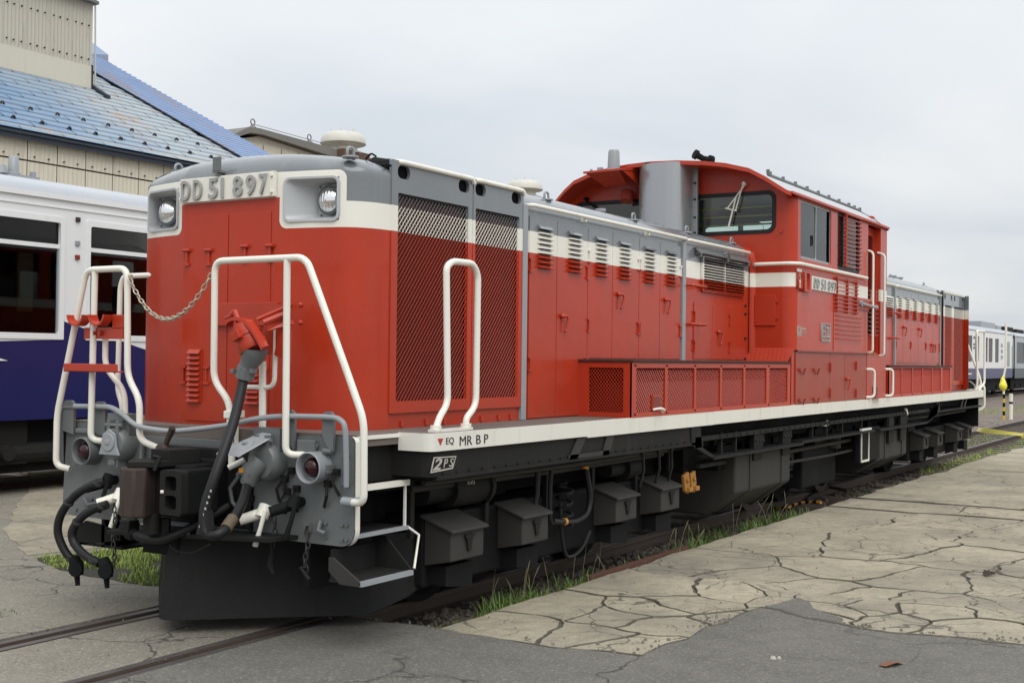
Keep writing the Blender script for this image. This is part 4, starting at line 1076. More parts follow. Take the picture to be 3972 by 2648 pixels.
MB().prism([(.62, -.05, 1.64), (.735, -.05, 1.59), (.735, -.05, 1.78), (.66, -.05, 1.78)], (0, .02, 0)).build('bracket_plate', RD, jh_)
bt_ = MB().tube(catmull([(.560, YJ, 1.668), (.556, YJ, 1.645), (.535, YJ, 1.605), (.512, YJ, 1.570), (.502, YJ, 1.545)], 3), [.082, .080, .078, .074, .069, .064, .059, .055, .053, .052, .051, .050, .050][:13], 18).build('cable_boot', DG, LOCO, True, ang=50)
MB().tube([(.510, YJ, 1.572), (.487, YJ, 1.500)], .056, 10).box(.43, .455, YJ-.06, YJ-.03, 1.53, 1.555).box(.55, .57, YJ-.03, YJ+.02, 1.53, 1.56).build('boot_collar', DG, bt_, False, bevel=.004)
rb = MB()
for x, z in ((.53, 1.935), (.575, 1.938), (.66, 1.935), (.66, 1.83)): rb.lathe([(.016, 0), (.016, -.014), (.008, -.022), (0, -.023)], (x-.03, -.02+.19, z+.0), (0, 1, 0), 10)
rb.build('rivet', RD, LOCO, True)

# ---- front handrails -------------------------------------------------------------------
def rail(pts, r=.0205, rad=.07, name='handrail', mat=None): return MB().tube(fillet(pts, rad, 6), r, 12).build(name, mat or IV, LOCO, True)
YR = -.10
rail([(.330, YR, 1.12), (.330, YR, 1.355), (.195, YR, 1.485), (.190, YR, 2.188), (.895, YR, 2.188), (1.205, YR, 1.54), (1.322, YR, 1.29), (1.329, YR, .840), (1.22, YR+.02, .838)])
rail([(.755, YR, 2.18), (.764, YR, 1.075), (.86, YR+.06, 1.075)], .0205, .07)
MB().cyl((1.235, YR+.02, .838), (1.235, -.02, .838), .026, 12).cyl((1.24, -.08, .838), (1.17, -.08, .838), .027, 12).build('rail_socket', GR, LOCO, True)
MB().box(.305, .355, YR-.03, YR+.10, 1.265, 1.31).build('rail_clamp', IV, LOCO, bevel=.006)
rail([(.330, YR+.02, 1.12), (.330, YR+.02, .98)], .0205)
rail([(-.32, YR+.04, 1.062), (-.43, YR, 1.105), (-.432, YR, 1.352), (-.545, YR, 1.495), (-.563, YR, 2.168), (-.945, YR, 2.168), (-1.205, YR, 1.235), (-1.207, YR, .905), (-1.12, YR+.04, .885)])
rail([(-.863, YR, 2.155), (-.877, YR, 1.085), (-.78, YR+.05, 1.078)])
rail([(.604, -.02, 1.80), (.60, -.02, 1.45), (.33, -.02, 1.448), (.30, -.02, 1.36), (.308, -.02, 1.10), (.37, -.06, 1.045)], .014, .06)
rail([(.505, -.02, 1.60), (.513, -.02, 1.13)], .0215)
rail([(-.70, .30, 2.157), (-1.06, .30, 2.157), (-1.09, .30, 2.08), (-1.10, .30, 1.39), (-1.05, .30, 1.29), (-1.05, .30, 1.2)], .018, .06)
rail([(-.825, YR+.06, 1.74), (-.824, YR+.06, 1.55), (-.64, YR+.06, 1.40), (-.625, YR+.06, 1.2)], .019, .07)
# red cradle and step bar between the left-hand posts
cr_ = MB().box(-.965, -.60, -.095, -.08, 1.727, 1.80).box(-.70, -.60, -.095, -.08, 1.79, 1.880).build('cable_cradle', RD, LOCO, bevel=.003)
for xc in (-.965, -.765):
    a = arc(xc, 1.885, .078, 185, 355, 12)
    b2 = MB(); b2.grid([[(x, y, z) for x, z in a] for y in (-.17, -.10)]); b2.grid([[(xc+(x-xc)*.84, y, 1.885+(z-1.885)*.84) for x, z in a] for y in (-.17, -.10)])
    b2.grid([[(xc+(x-xc)*f, -.17, 1.885+(z-1.885)*f) for x, z in a] for f in (.84, 1)])
    b2.build('cradle_hook', RD, cr_, True, ang=40)
MB().cyl((-.86, -.095, 1.765), (-.86, -.115, 1.765), .016, 8).cyl((-.80, -.095, 1.765), (-.80, -.115, 1.765), .016, 8).build('bolt', RD, cr_)
MB().box(-1.07, -.565, -.165, -.10, 1.518, 1.526).box(-1.07, -.565, -.165, -.158, 1.518, 1.570).build('step_bar', RD, LOCO, bevel=.003)
# chain
cat_ = []
A_, B_ = Vector((-.535, YR, 2.108)), Vector((.178, YR, 2.118))
NL = 28
def cpt(t):
    p = A_.lerp(B_, t); p.z -= .265*(1-(2*t-1)**2)*(1-.06*(2*t-1)); p.y -= .01; return p
chn = MB().cyl(A_+Vector((-.03, 0, .01)), A_+Vector((.012, 0, .01)), .012, 8).build('chain', CHAINM, LOCO)
lk = MB(); lp = []
for k in range(16):
    a = 2*math.pi*k/16; lp.append((.0125*math.sin(a), 0, .021*math.cos(a)))
lk.tube([Vector(p) for p in lp], .0046, 6, closed=True)
LKM = lk.mesh('chain_link'); LKM.materials.append(CHAINM)
for p in LKM.polygons: p.use_smooth = True
for k in range(NL):
    t = (k+.5)/NL; d = (cpt(t+.01)-cpt(t-.01)).normalized()
    q = d.to_track_quat('Z', 'Y')
    o = inst(LKM, 'chain_link', cpt(t), chn)
    e = q.to_matrix().to_4x4() @ Matrix.Rotation(R(20+90*(k % 2)), 4, 'Z')
    o.rotation_euler = e.to_euler()

# ---- air hoses, cocks -----------------------------------------------------------------
def cock(x, z, mat, d=1, name='air_cock'):
    return MB().tube([(x-.10*d, -.17, z-.045), (x, -.06, z)], [.030, .034], 12).cyl((x+.0, -.10, z-.03), (x+.0, -.06, z+.035), .040, 12).tube([(x+.03, -.10, z+.01), (x+.035, -.14, z-.08), (x+.005, -.15, z-.185)], [.014, .013, .017], 8).cyl((x, -.06, z), (x+.01, .0, z+.01), .028, 10).build(name, mat, LOCO, True)
cock(.585, .735, IV); cock(-.62, .745, IV); cock(.815, .80, BK); cock(-.735, .83, BK)
h1 = catmull([(-.72, -.12, .835), (-.80, -.17, .80), (-.90, -.20, .735), (-.995, -.22, .62), (-1.025, -.22, .50), (-.975, -.20, .38), (-.90, -.18, .315)], 5)
MB().tube(h1, .026, 12).build('air_hose', RUB, LOCO, True)
h2 = catmull([(-.64, -.16, .70), (-.72, -.19, .67), (-.80, -.22, .615), (-.86, -.24, .53), (-.845, -.24, .455), (-.74, -.24, .385), (-.62, -.23, .345)], 5)
MB().tube(h2, .027, 12).build('air_hose', RUB, LOCO, True)
for P_ in (h1[2], h1[12], h1[-3], h2[2], h2[12], h2[-3]):
    q_ = Vector(P_); MB().lathe([(.031, -.010), (.033, -.008), (.033, .008), (.031, .010)], q_, (.5, -.2, .8), 12).build('hose_clamp', BOXM, LOCO)
for p0 in ((-.89, -.18, .30), (-.57, -.22, .325)):
    x, y, z = p0
    MB().tube([(x-.03, y, z+.05), (x, y, z), (x+.02, y, z-.06)], [.034, .045, .030], 12).lathe([(.045, -.015), (.05, 0), (.045, .015)], (x+.02, y-.02, z-.02), (.4, -.9, .1), 12).tube([(x, y, z-.04), (x+.012, y, z-.125)], [.020, .014], 8).build('hose_coupling', BK, LOCO, True)
LKD = LKM.copy(); LKD.name = 'chain_link'; LKD.materials.clear(); LKD.materials.append(CHAIND)
for xs, y, z0, z1, nl in ((-.53, -.2, .70, .335, 10), (.648, -.06, .72, .50, 6), (.895, -.06, .66, .42, 7)):
    c_ = MB().cyl((xs, y, z0+.02), (xs, y, z0), .008, 6).build('chain', BK2, LOCO)
    for k in range(nl):
        o = inst(LKD, 'chain_link', (xs+.01*math.sin(k), y, z0-(k+.5)*(z0-z1)/nl), c_, (0, 0, R(90*(k % 2)+15)))
        o.scale = (1, 1, 1.05)
ch2 = MB()
ch2.tube([(.645, -.06, .53), (.63, -.07, .44), (.66, -.07, .385)], [.014, .022, .012], 8).tube([(.90, -.06, .45), (.87, -.07, .44), (.935, -.08, .385)], [.015, .02, .012], 8)
ch2.build('dummy_coupling', BK2, LOCO, True)
mis = MB()
mis.tube([(.97, -.03, .71), (.97, -.05, .66), (1.02, -.05, .645)], .014, 8).box(.86, .90, -.05, -.02, .64, .69).tube([(-.60, -.03, .86), (-.56, -.06, .83)], .02, 8).box(-.50, -.44, -.06, -.02, .83, .90)
mis.tube([(-.47, -.04, 1.09), (-.465, -.05, .95), (-.52, -.06, .88)], .016, 8).tube([(-.78, -.03, .70), (-.95, -.05, .665), (-1.0, -.04, .70)], .013, 8).tube([(.44, -.03, 1.02), (.40, -.05, .98), (.36, -.06, .93)], .015, 8)
mis.cyl((1.0, -.05, 1.105), (1.06, -.05, 1.105), .016, 8).tube([(.39, -.08, .93), (.34, -.10, .86), (.36, -.10, .78), (.41, -.08, .72)], .012, 8)
mis.build('pipe_fitting', DG, LOCO, True)
MB().tube([(.385, -.16, .985), (.46, -.11, 1.03)], .018, 10).build('pipe_stub', IV, LOCO, True)

cv = MB(); random.seed(23)
for x, z in ((.40, .86), (.44, .80), (.47, .93), (.37, .99), (.70, .93), (.72, .86), (.43, .74), (-.50, .80), (-.55, .92), (-.70, .60), (-.85, .66), (-.52, .68), (1.02, .92), (1.08, .99), (.79, .88), (.75, .98)):
    cv.box(x-.02, x+.02, -.045, -.018, z-.018, z+.018).cyl((x, -.06, z), (x, -.04, z), .010, 6)
    if random.random() < .6: cv.tube([(x, -.045, z), (x+random.uniform(-.05, .05), -.06, z-.06), (x+random.uniform(-.06, .06), -.035, z-.13)], .009, 6)
kind(cv.build('valve_fitting', BK2, LOCO, True), 'stuff')
# ---- steps at the front corner ------------------------------------------------------------
st_ = MB().box(.78, 1.19, .02, .49, .885, .900).build('step_tread', BK2, LOCO)
MB().box(1.178, 1.204, .02, .49, .884, .918).build('step_nosing', IV, st_)
MB().box(1.17, 1.20, .02, .40, 1.170, 1.192).build('step_nosing', IV, LOCO)
MB().box(1.10, 1.13, .02, .49, .92, 1.13).build('step_back', BK2, LOCO)
st2 = MB().box(.78, 1.185, .02, .49, .628, .645).build('step_tread', BK2, LOCO)
MB().box(1.178, 1.200, .02, .49, .625, .648).build('step_nosing', GR, st2)
MB().box(.80, .84, .03, .60, .30, .93).build('step_back', BK, LOCO)
MB().box(1.183, 1.197, .455, .467, .648, .90).build('step_stay', IV, LOCO)
MB().tube([(1.19, .49, .640), (1.245, .53, .59), (1.315, .39, .42)], .008, 6).build('step_stay', IV, LOCO)
st3 = MB().prism([(1.12, -.13, .40), (1.335, -.13, .40), (1.335, .33, .40), (1.08, .33, .40)], (0, 0, .018))
st3.box(1.06, 1.08, -.05, .33, .40, .56)
st3 = st3.build('step_tread', BK2, LOCO)
MB().box(1.325, 1.350, -.13, .335, .395, .422).build('step_nosing', GR, st3)
MB().prism([(1.33, -.125, .395), (1.33, -.125, .425), (1.15, -.125, .535), (1.12, -.125, .535), (1.12, -.125, .46), (1.20, -.125, .395)], (0, -.012, 0)).build('step_side', BOXM, st3)
MB().prism([(1.33, .33, .40), (1.33, .33, .43), (1.15, .33, .60), (1.05, .33, .60), (1.05, .33, .40)], (0, .012, 0)).build('step_side', BK2, st3)
stl = MB().box(-1.30, -.80, .10, .40, .37, .385).box(-1.0, -.97, .1, .4, .37, .9).prism([(-1.31, .1, .35), (-.82, .1, .43), (-.82, .1, .50), (-1.16, .1, .53), (-1.31, .1, .42)], (0, .02, 0)).build('step_tread', BK2, LOCO)
# side handrail on the deck
MB().tube(fillet([(1.33, .563, 1.205), (1.33, .60, 1.28), (1.33, .686, 1.36), (1.33, .655, 2.175), (1.33, .72, 2.212), (1.33, .94, 2.215), (1.33, 1.0, 2.15), (1.33, .994, 1.34), (1.33, .885, 1.265), (1.33, .886, 1.205)], .075, 6), .0205, 12).box(1.30, 1.36, .53, .92, 1.197, 1.212).cyl((1.33, .565, 1.2), (1.33, .568, 1.235), .034, 12).cyl((1.33, .886, 1.2), (1.33, .886, 1.235), .034, 12).build('handrail', IV, LOCO, True)

PLM = paint('plough_black', (.018, .018, .018), .6, .3, .6, (.035, .030, .025), spec=.2, bump=.25, scale=4)
# ---- plough ---------------------------------------------------------------------------
b2 = MB()
pp = [(-.95, .55), (-.06, -.26), (0, -.285), (.06, -.26), (.90, .50), (1.02, .72), (1.10, .98)]
for k in range(len(pp)-1):
    a, c = pp[k], pp[k+1]
    zb0 = .085 if a[0] < .95 else .17; zb1 = .085 if c[0] < .95 else (.17 if c[0] < 1.05 else .32)
    b2.hexa([(a[0], a[1], zb0), (c[0], c[1], zb1), (c[0], c[1]+.03, zb1), (a[0], a[1]+.03, zb0), (a[0], a[1]+.06, .56), (c[0], c[1]+.06, .56), (c[0], c[1]+.09, .56), (a[0], a[1]+.09, .56)])
b2.build('snow_plough', PLM, LOCO)
MB().box(-.25, .05, -.22, .1, .45, .57).build('plough_mount', BK, LOCO)

# ---- running gear -----------------------------------------------------------------------
def wheelset(y, parent):
    for sx in (1, -1):
        w = MB().lathe([(.16, .06), (.17, .05), (.36, .045), (.38, .065), (.43, .065), (.43, -.06), (.455, -.066), (.455, -.095), (.36, -.08), (.17, -.06), (.16, -.05)], (.60*sx, y, .43), (sx, 0, 0), 36)
        w.build('wheel', BK, parent, True, ang=30)
    MB().cyl((-.6, y, .43), (.6, y, .43), .09, 16).build('axle', BK, parent, True)
def bogie(ys, boxes, side=1):
    y0, y1 = min(ys)-.75, max(ys)+.75
    bf = MB().box(.72, 1.10, y0+.15, y1-.1, .22, .66).box(-.95, -.80, y0, y1, .42, .70).box(-.8, .8, (y0+y1)/2-.3, (y0+y1)/2+.3, .35, .7)  # near-side box is dark filler standing in for shade behind the sand boxes
    bo_ = bf.build('bogie_frame_and_shade_fill', BK, LOCO, bevel=.02)
    for y in ys: wheelset(y, bo_)
    for ya, yb in boxes:
        bb = MB()
        x0, x1 = 1.10, 1.30
        bb.prism([(x1, ya, .40), (x1, ya, .582), (x0, ya, .648), (x0, ya, .36)], (0, yb-ya, 0))
        box_ = bb.build('sand_box', BOXM, LOCO, bevel=.008)
        lidm = MB(); lidm.prism([(x1+.025, ya-.022, .572), (x1+.025, ya-.022, .590), (x0-.02, ya-.022, .672), (x0-.02, ya-.022, .654)], (0, yb-ya+.044, 0))
        lidm.build('box_lid', BOXM, box_, bevel=.006)
        MB().prism([(x1+.002, (ya+yb)/2-.03, .53), (x1+.002, (ya+yb)/2+.035, .53), (x1+.002, (ya+yb)/2+.02, .45), (x1+.002, (ya+yb)/2-.01, .45)], (.014, 0, 0)).box(x1, x1+.02, (ya+yb)/2-.045, (ya+yb)/2+.05, .53, .55).build('box_catch', BK2, box_)
        MB().prism([(x0, ya+.05, .36), (x0, ya+.05, .24), (x0, yb-.02, .20), (x0, yb-.02, .36)], (.13, 0, 0)).build('axle_guard', BK, box_)
    return bo_
NB_ = [(.785, 1.15), (1.62, 1.965), (3.00, 3.355), (3.815, 4.18)]
b1 = bogie((1.38, 3.60), NB_)
b3 = bogie((13.35, 15.6), [(12.85, 13.15), (13.75, 14.08), (15.15, 15.5), (15.95, 16.28)])
b4 = bogie((8.6,), [])
# traction details below the girder on the near side
pi = MB()
pi.cyl((1.05, 1.05, .80), (1.05, 1.45, .80), .12, 20).cyl((1.05, .80, .80), (1.05, 1.05, .80), .08, 16).cyl((1.05, 1.43, .80), (1.05, 1.47, .80), .14, 20).cyl((1.05, 3.55, .76), (1.05, 3.78, .76), .10, 20).cyl((1.05, 3.30, .76), (1.05, 3.55, .76), .06, 16)
pi.build('brake_cylinder', BK2, LOCO, True, ang=35)
text('lettering', 'SZJ', 1.16, 1.24, .825, .85, PLX, 1.165, .003, LTXW, LOCO)
hp = MB()
hp.tube(catmull([(1.2, 2.68, .92), (1.2, 2.70, .80), (1.2, 2.76, .62), (1.2, 2.72, .50), (1.2, 2.55, .455), (1.2, 2.35, .47), (1.2, 2.20, .49)], 5), .022, 10)
hp.tube(catmull([(1.2, 2.18, .93), (1.2, 2.16, .70), (1.2, 2.17, .50), (1.2, 2.25, .48)], 5), .016, 8)
hp.tube([(1.2, 1.98, .93), (1.2, 1.98, .70), (1.2, 1.93, .55)], [.025, .018, .012], 8)
hp.tube(catmull([(1.15, 2.40, .60), (1.15, 2.42, .40), (1.15, 2.48, .22), (1.15, 2.60, .19), (1.15, 2.75, .24), (1.15, 2.86, .34)], 5), .014, 8)
for y in (3.55, 3.85, 4.1): hp.tube([(1.25, y, .95), (1.25, y+.03, .75), (1.22, y+.02, .62)], .012, 6)
hp.build('air_pipe', RUB, LOCO, True)
ob = MB()
ob.cyl((1.2, 2.675, .825), (1.2, 2.68, .840), .026, 10).cyl((1.2, 2.36, .47), (1.2, 2.39, .468), .026, 10)
ob.build('pipe_band', ORB, LOCO)
oc = MB()
for k in range(2):
    y = 4.25+k*.14
    oc.prism([(1.28, y, .66), (1.28, y+.10, .69), (1.28, y+.13, .58), (1.28, y+.10, .50), (1.28, y+.03, .53)], (.03, 0, 0)).box(1.30, 1.34, y+.06, y+.13, .52, .56).cyl((1.31, y+.06, .62), (1.33, y+.06, .62), .018, 8)
oc.build('ochre_cock', ORA, LOCO, bevel=.006)
def tank(y0, y1, x1, zt, zm, zb):
    t_ = MB()
    t_.prism([(x1, y0, zt), (x1, y0, zm), (x1-.30, y0, zb), (.35, y0, zb), (.35, y0, zt)], (0, y1-y0, 0))
    tk = t_.build('fuel_tank', BOXM, LOCO, bevel=.02)
    r_ = MB()
    for y in (y0+.36, y1-.30):
        r_.prism([(x1+.012, y, zt), (x1+.012, y, zm), (x1-.29, y, zb-.01), (x1-.32, y, zb-.01), (x1-.01, y, zm), (x1-.01, y, zt)], (0, .035, 0))
    r_.build('tank_rib', BOXM, tk)
    for ya in (y0+.40, y1-.33):
        s_ = MB().prism([(x1+.035, ya, .94), (x1+.035, ya+.28, .94), (x1+.02, ya+.25, .685), (x1+.02, ya+.03, .685)], (-.05, 0, 0))
        so = s_.build('tank_strap', BK2, tk, bevel=.006)
        q = MB()
        for d in (.06, .14, .22): q.cyl((x1+.03, ya+d, .875), (x1+.05, ya+d, .875), .014, 6)
        q.build('bolt', BOXM, so)
tank(5.45, 7.0, 1.30, .76, .41, .19)
tank(10.32, 11.85, 1.30, .76, .40, .22)
MB().cyl((1.1, 9.1, .62), (1.1, 9.1, .80), .10, 16).build('reservoir', BOXM, LOCO, True)
MB().cyl((1.0, 7.25, .62), (1.0, 7.6, .60), .075, 14).box(1.02, 1.10, 7.4, 7.7, .5, .66).build('drain_pot', BK2, LOCO, True)
lw = plate('white_rectangle', [rr(9.50, .43, 9.84, .835, .003, 1), rr(9.52, .455, 9.825, .800, .003, 1)[::-1]], PLX, 1.335, .012, IV, LOCO)
MB().box(1.28, 1.33, 9.45, 10.35, .43, .84).build('side_locker', BK, LOCO)
MB().box(1.30, 1.36, 9.45, 9.87, .805, .84).build('locker_lip', IV, LOCO)
sm = MB().box(1.32, 1.35, 8.0, 8.08, .93, .98).tube([(1.34, 8.1, .99), (1.35, 8.13, .94)], .012, 6).tube([(1.1, 8.2, .74), (1.12, 8.3, .72)], .02, 6).tube([(1.36, 11.55, 1.02), (1.36, 11.62, .95)], .02, 6)
sm.build('tap', IV, LOCO)
for ya in (10.75, 11.35):
    MB().box(1.31, 1.345, ya, ya+.25, .60, .95).build('tank_strap', BK2, LOCO, bevel=.005)
un = MB(); random.seed(11)
for k in range(40):
    y = random.uniform(4.6, 12.5); un.box(random.uniform(.7, .95), random.uniform(1.0, 1.2), y, y+random.uniform(.1, .5), random.uniform(.6, .8), random.uniform(.82, .93))
un.build('pipework', BK, LOCO)
gd = MB(); random.seed(17)
for k in range(26): gd.cyl((XD-.032, .55+k*.14, .960), (XD-.022, .55+k*.14, .960), .008, 6)
for k in range(44): gd.cyl((XD-.062, 4.9+k*.17, .965), (XD-.052, 4.9+k*.17, .965), .010, 6)
kind(gd.build('rivet', BK2, LOCO), 'stuff')
for (ya, yb, x, z, r) in ((.6, 4.2, 1.22, .885, .018), (.6, 4.2, 1.12, .845, .026), (4.8, 9.6, 1.20, .70, .022), (7.1, 10.2, 1.22, .58, .016), (12.0, 16.2, 1.2, .86, .02)):
    MB().tube([(x, ya, z), (x, (ya+yb)/2, z-.012), (x, yb, z)], r, 8).build('air_pipe', BOXM, LOCO, True)
for y in (.62, 1.45, 2.25, 2.95, 3.70, 4.35, 7.25, 9.2): MB().box(1.10, 1.13, y-.02, y+.02, .55, .90).build('hanger', BK2, LOCO)
for y in (1.02, 1.74, 3.22, 3.98, 8.15, 9.05): MB().prism([(.70, y-.05, .60), (.70, y+.05, .60), (.70, y+.07, .34), (.70, y-.03, .34)], (.16, 0, 0)).build('brake_block', RUST, LOCO, bevel=.01)
for y in (2.45, 7.3): 
    sp = MB(); sp.tube([(1.16+.055*math.cos(t*.9), y+.055*math.sin(t*.9), .42+t*.012) for t in range(28)], .013, 6); sp.build('coil_spring', BK2, LOCO, True)
for y, z in ((7.45, .42), (9.95, .42)): MB().lathe([(.43, -.03), (.43, .03), (.36, .035), (.36, -.03)], (.68, y, .43), (1, 0, 0), 28).build('wheel_rim', RUST, LOCO, True)
# far end
fh = MB().tube(fillet([(1.02, YE+.1, 2.155), (1.09, YE+.1, 2.11), (1.33, YE+.1, 1.45), (1.37, YE+.1, 1.29), (1.29, YE+.05, 1.21)], .05), .02, 8)
fh.tube(fillet([(1.33, YE-.2, 1.2), (1.36, YE-.2, 1.30), (1.345, YE-.2, 2.20), (1.39, YE+.25, 2.20), (1.40, YE+.2, 1.31), (1.34, YE, 1.2)], .06), .02, 8)
fh.tube(fillet([(1.37, YE+.15, 1.30), (1.41, YE+.15, 1.24), (1.41, YE+.15, .90), (1.32, YE+.1, .85)], .06), .02, 8)
fh.build('handrail', IV, LOCO, True)
MB().box(1.20, 1.40, YE-.25, YE+.02, 1.197, 1.212).build('handrail', IV, LOCO)
MB().box(-1.2, 1.34, YE-.02, YE+.02, .58, 1.19).build('end_beam', BK, LOCO)
MB().tube([(.5, YE+.05, 1.34), (1.2, YE+.05, 1.34), (1.27, YE+.05, 1.28), (1.27, YE+.05, 1.2)], .012, 6).cyl((1.13, YE+.05, 1.2), (1.13, YE+.05, 1.39), .02, 8).build('uncoupling_lever', GR, LOCO)
b2 = MB().hexa([(.9, 16.1, .12), (1.15, 15.6, .30), (1.15, 16.1, .30), (.9, 16.5, .12), (.9, 16.1, .55), (1.15, 15.6, .55), (1.15, 16.5, .55), (.9, 16.9, .55)]); b2.build('snow_plough', BK, LOCO)

# =================================================================== GROUND
def ground_mat(name, c1, c2, c3, sc=1.0, rough=0.95, bumpd=0.02, green=None, spk=0.25):
    b = NB(name); p = b.pos()
    n1 = b.noise(0.7*sc, 6, 0.65, p); n2 = b.noise(7*sc, 5, 0.6, p); n3 = b.noise(70*sc, 3, 0.6, p); n4 = b.noise(160*sc, 2, 0.5, p)
    base = b.mix(b.ramp(n1, .35, .65), c4(c1), c4(c2))
    base = b.mix(b.math('MULTIPLY', b.ramp(n2, .45, .70), .6), base, c4(c3))
    base = b.mix(b.math('MULTIPLY', b.ramp(n3, .52, .70), .55), base, scl(c3, .55))
    base = b.mix(b.math('MULTIPLY', b.ramp(n4, .60, .72), spk), base, scl(c1, 1.9))
    if green:
        base = b.mix(b.ramp(b.noise(0.35, 5, .7, p), .50, .62), base, c4(green))
    b.set(Base_Color=base, Roughness=rough)
    b.bump(b.math('ADD', n3, b.math('MULTIPLY', n2, .6)), .55, bumpd)
    return b.m
GRAVEL = ground_mat('gravel_and_dirt', (.20, .160, .130), (.135, .110, .090), (.26, .225, .185), 1.0, .95, .03)
ASPH = ground_mat('worn_asphalt', (.235, .218, .180), (.185, .174, .148), (.150, .142, .125), 1.3, .9, .008, None, .45)
ASPH2 = ground_mat('dark_asphalt', (.165, .157, .140), (.130, .125, .114), (.105, .103, .097), 1.3, .88, .008, None, .45)
def asphalt_mat(name, light, dark):
    b = NB(name); p = b.pos()
    n1 = b.noise(.9, 6, .65, p); n2 = b.noise(5, 6, .65, p)
    vc = b.n('ShaderNodeTexVoronoi', {'Scale': 75.0, 'Vector': p}); g = b.xyz(vc.outputs['Color'])[0]
    vf = b.n('ShaderNodeTexVoronoi', {'Scale': 160.0, 'Vector': p}); g2 = b.xyz(vf.outputs['Color'])[1]
    base = b.mix(b.ramp(n1, .35, .65), c4(light), c4(dark))
    base = b.mix(b.math('MULTIPLY', b.ramp(n2, .45, .68), .5), base, scl(dark, .75))
    base = b.mix(b.ramp(g, .0, 1, .0, .35), base, scl(dark, .45))
    base = b.mix(b.math('MULTIPLY', b.ramp(g, .88, .95), .50), base, scl(light, 1.6))
    base = b.mix(b.math('MULTIPLY', b.ramp(g2, .80, .92), .35), base, scl(light, 1.9))
    wob = b.n('ShaderNodeVectorMath', {0: p, 1: b.n('ShaderNodeVectorMath', {0: b.n('ShaderNodeTexNoise', {'Scale': 2.5, 'Detail': 6.0, 'Vector': p}).outputs['Color'], 1: (.5, .5, .5)}, operation='MULTIPLY').outputs[0]}, operation='ADD').outputs[0]
    vo = b.n('ShaderNodeTexVoronoi', {'Scale': .9, 'Vector': wob}, feature='DISTANCE_TO_EDGE').outputs['Distance']
    cm = b.math('MULTIPLY', b.ramp(vo, .002, .010, 1, 0), b.ramp(b.noise(.6, 2, .5, p), .47, .55))
    base = b.mix(b.math('MULTIPLY', cm, .8), base, (.03, .029, .026, 1))
    b.set(Base_Color=base, Roughness=.92)
    b.bump(b.math('SUBTRACT', b.math('ADD', g, b.math('MULTIPLY', n2, .8)), cm), .6, .008)
    return b.m
ASPH = asphalt_mat('worn_asphalt', (.265, .242, .195), (.200, .184, .150))
ASPH2 = asphalt_mat('dark_asphalt', (.165, .154, .132), (.122, .115, .101))
def concrete_mat():
    b = NB('old_concrete'); p = b.pos()
    oi = b.n('ShaderNodeObjectInfo').outputs['Random']
    n1 = b.noise(1.1, 6, .65, p); n2 = b.noise(9, 6, .65, p); n3 = b.noise(90, 3, .6, p); n5 = b.noise(4.0, 6, .72, b.scale(p, (1, .35, 1)), 1.0)
    base = b.mix(b.ramp(n1, .35, .66), (.435, .385, .285, 1), (.290, .258, .195, 1))
    base = b.mix(b.math('MULTIPLY', b.ramp(n2, .46, .68), .55), base, (.215, .190, .150, 1))
    base = b.mix(b.math('MULTIPLY', b.ramp(n5, .55, .70), .55), base, (.17, .150, .120, 1))
    base = b.mix(b.math('MULTIPLY', b.ramp(n3, .54, .64), .55), base, (.12, .105, .080, 1))
    base = b.mix(b.math('MULTIPLY', b.ramp(b.noise(150, 2, .5, p), .60, .70), .35), base, (.50, .47, .40, 1))
    wob = b.n('ShaderNodeVectorMath', {0: p, 1: b.n('ShaderNodeVectorMath', {0: b.n('ShaderNodeTexNoise', {'Scale': 3.0, 'Detail': 5.0, 'Vector': p}).outputs['Color'], 1: (.35, .35, .35)}, operation='MULTIPLY').outputs[0]}, operation='ADD').outputs[0]
    vor = b.n('ShaderNodeTexVoronoi', {'Scale': 1.5, 'Vector': wob}, feature='DISTANCE_TO_EDGE').outputs['Distance']
    vo2 = b.n('ShaderNodeTexVoronoi', {'Scale': 3.6, 'Vector': wob}, feature='DISTANCE_TO_EDGE').outputs['Distance']
    cm = b.math('MULTIPLY', b.ramp(vor, .004, .016, 1, 0), b.ramp(b.noise(.9, 2, .5, p), .42, .52))
    cm2 = b.math('MULTIPLY', b.ramp(vo2, .004, .022, 1, 0), b.ramp(b.noise(1.4, 3, .6, b.scale(p, (1, 1, 1))), .48, .60))
    cm = b.math('MAXIMUM', cm, b.math('MULTIPLY', cm2, .8))
    base = b.mix(b.math('MULTIPLY', b.ramp(b.noise(.9, 4, .6, p), .50, .62), .45), base, (.17, .155, .130, 1))
    base = b.mix(b.math('MULTIPLY', cm, .75), base, (.05, .045, .035, 1))
    base = b.mix(1.0, base, b.n('ShaderNodeCombineColor', {0: b.ramp(oi, 0, 1, .88, 1.08), 1: b.ramp(oi, 0, 1, .88, 1.07), 2: b.ramp(oi, 0, 1, .88, 1.03)}).outputs[0], 'MULTIPLY')
    b.set(Base_Color=base, Roughness=.92)
    b.bump(b.math('SUBTRACT', b.math('ADD', b.math('MULTIPLY', n3, .7), b.math('MULTIPLY', n2, .8)), b.math('MULTIPLY', cm, .8)), .5, .012)
    return b.m
CONC = concrete_mat()
JOINT = ground_mat('joint_dirt', (.050, .046, .036), (.045, .045, .030), (.07, .06, .05), 2.0, .97, .02)
CDIRT = ground_mat('crack_dirt', (.125, .110, .082), (.080, .074, .052), (.17, .15, .115), 3.0, .97, .02)
CRUMB = paint('rubble', (.20, .185, .155), .9, .4, .3)

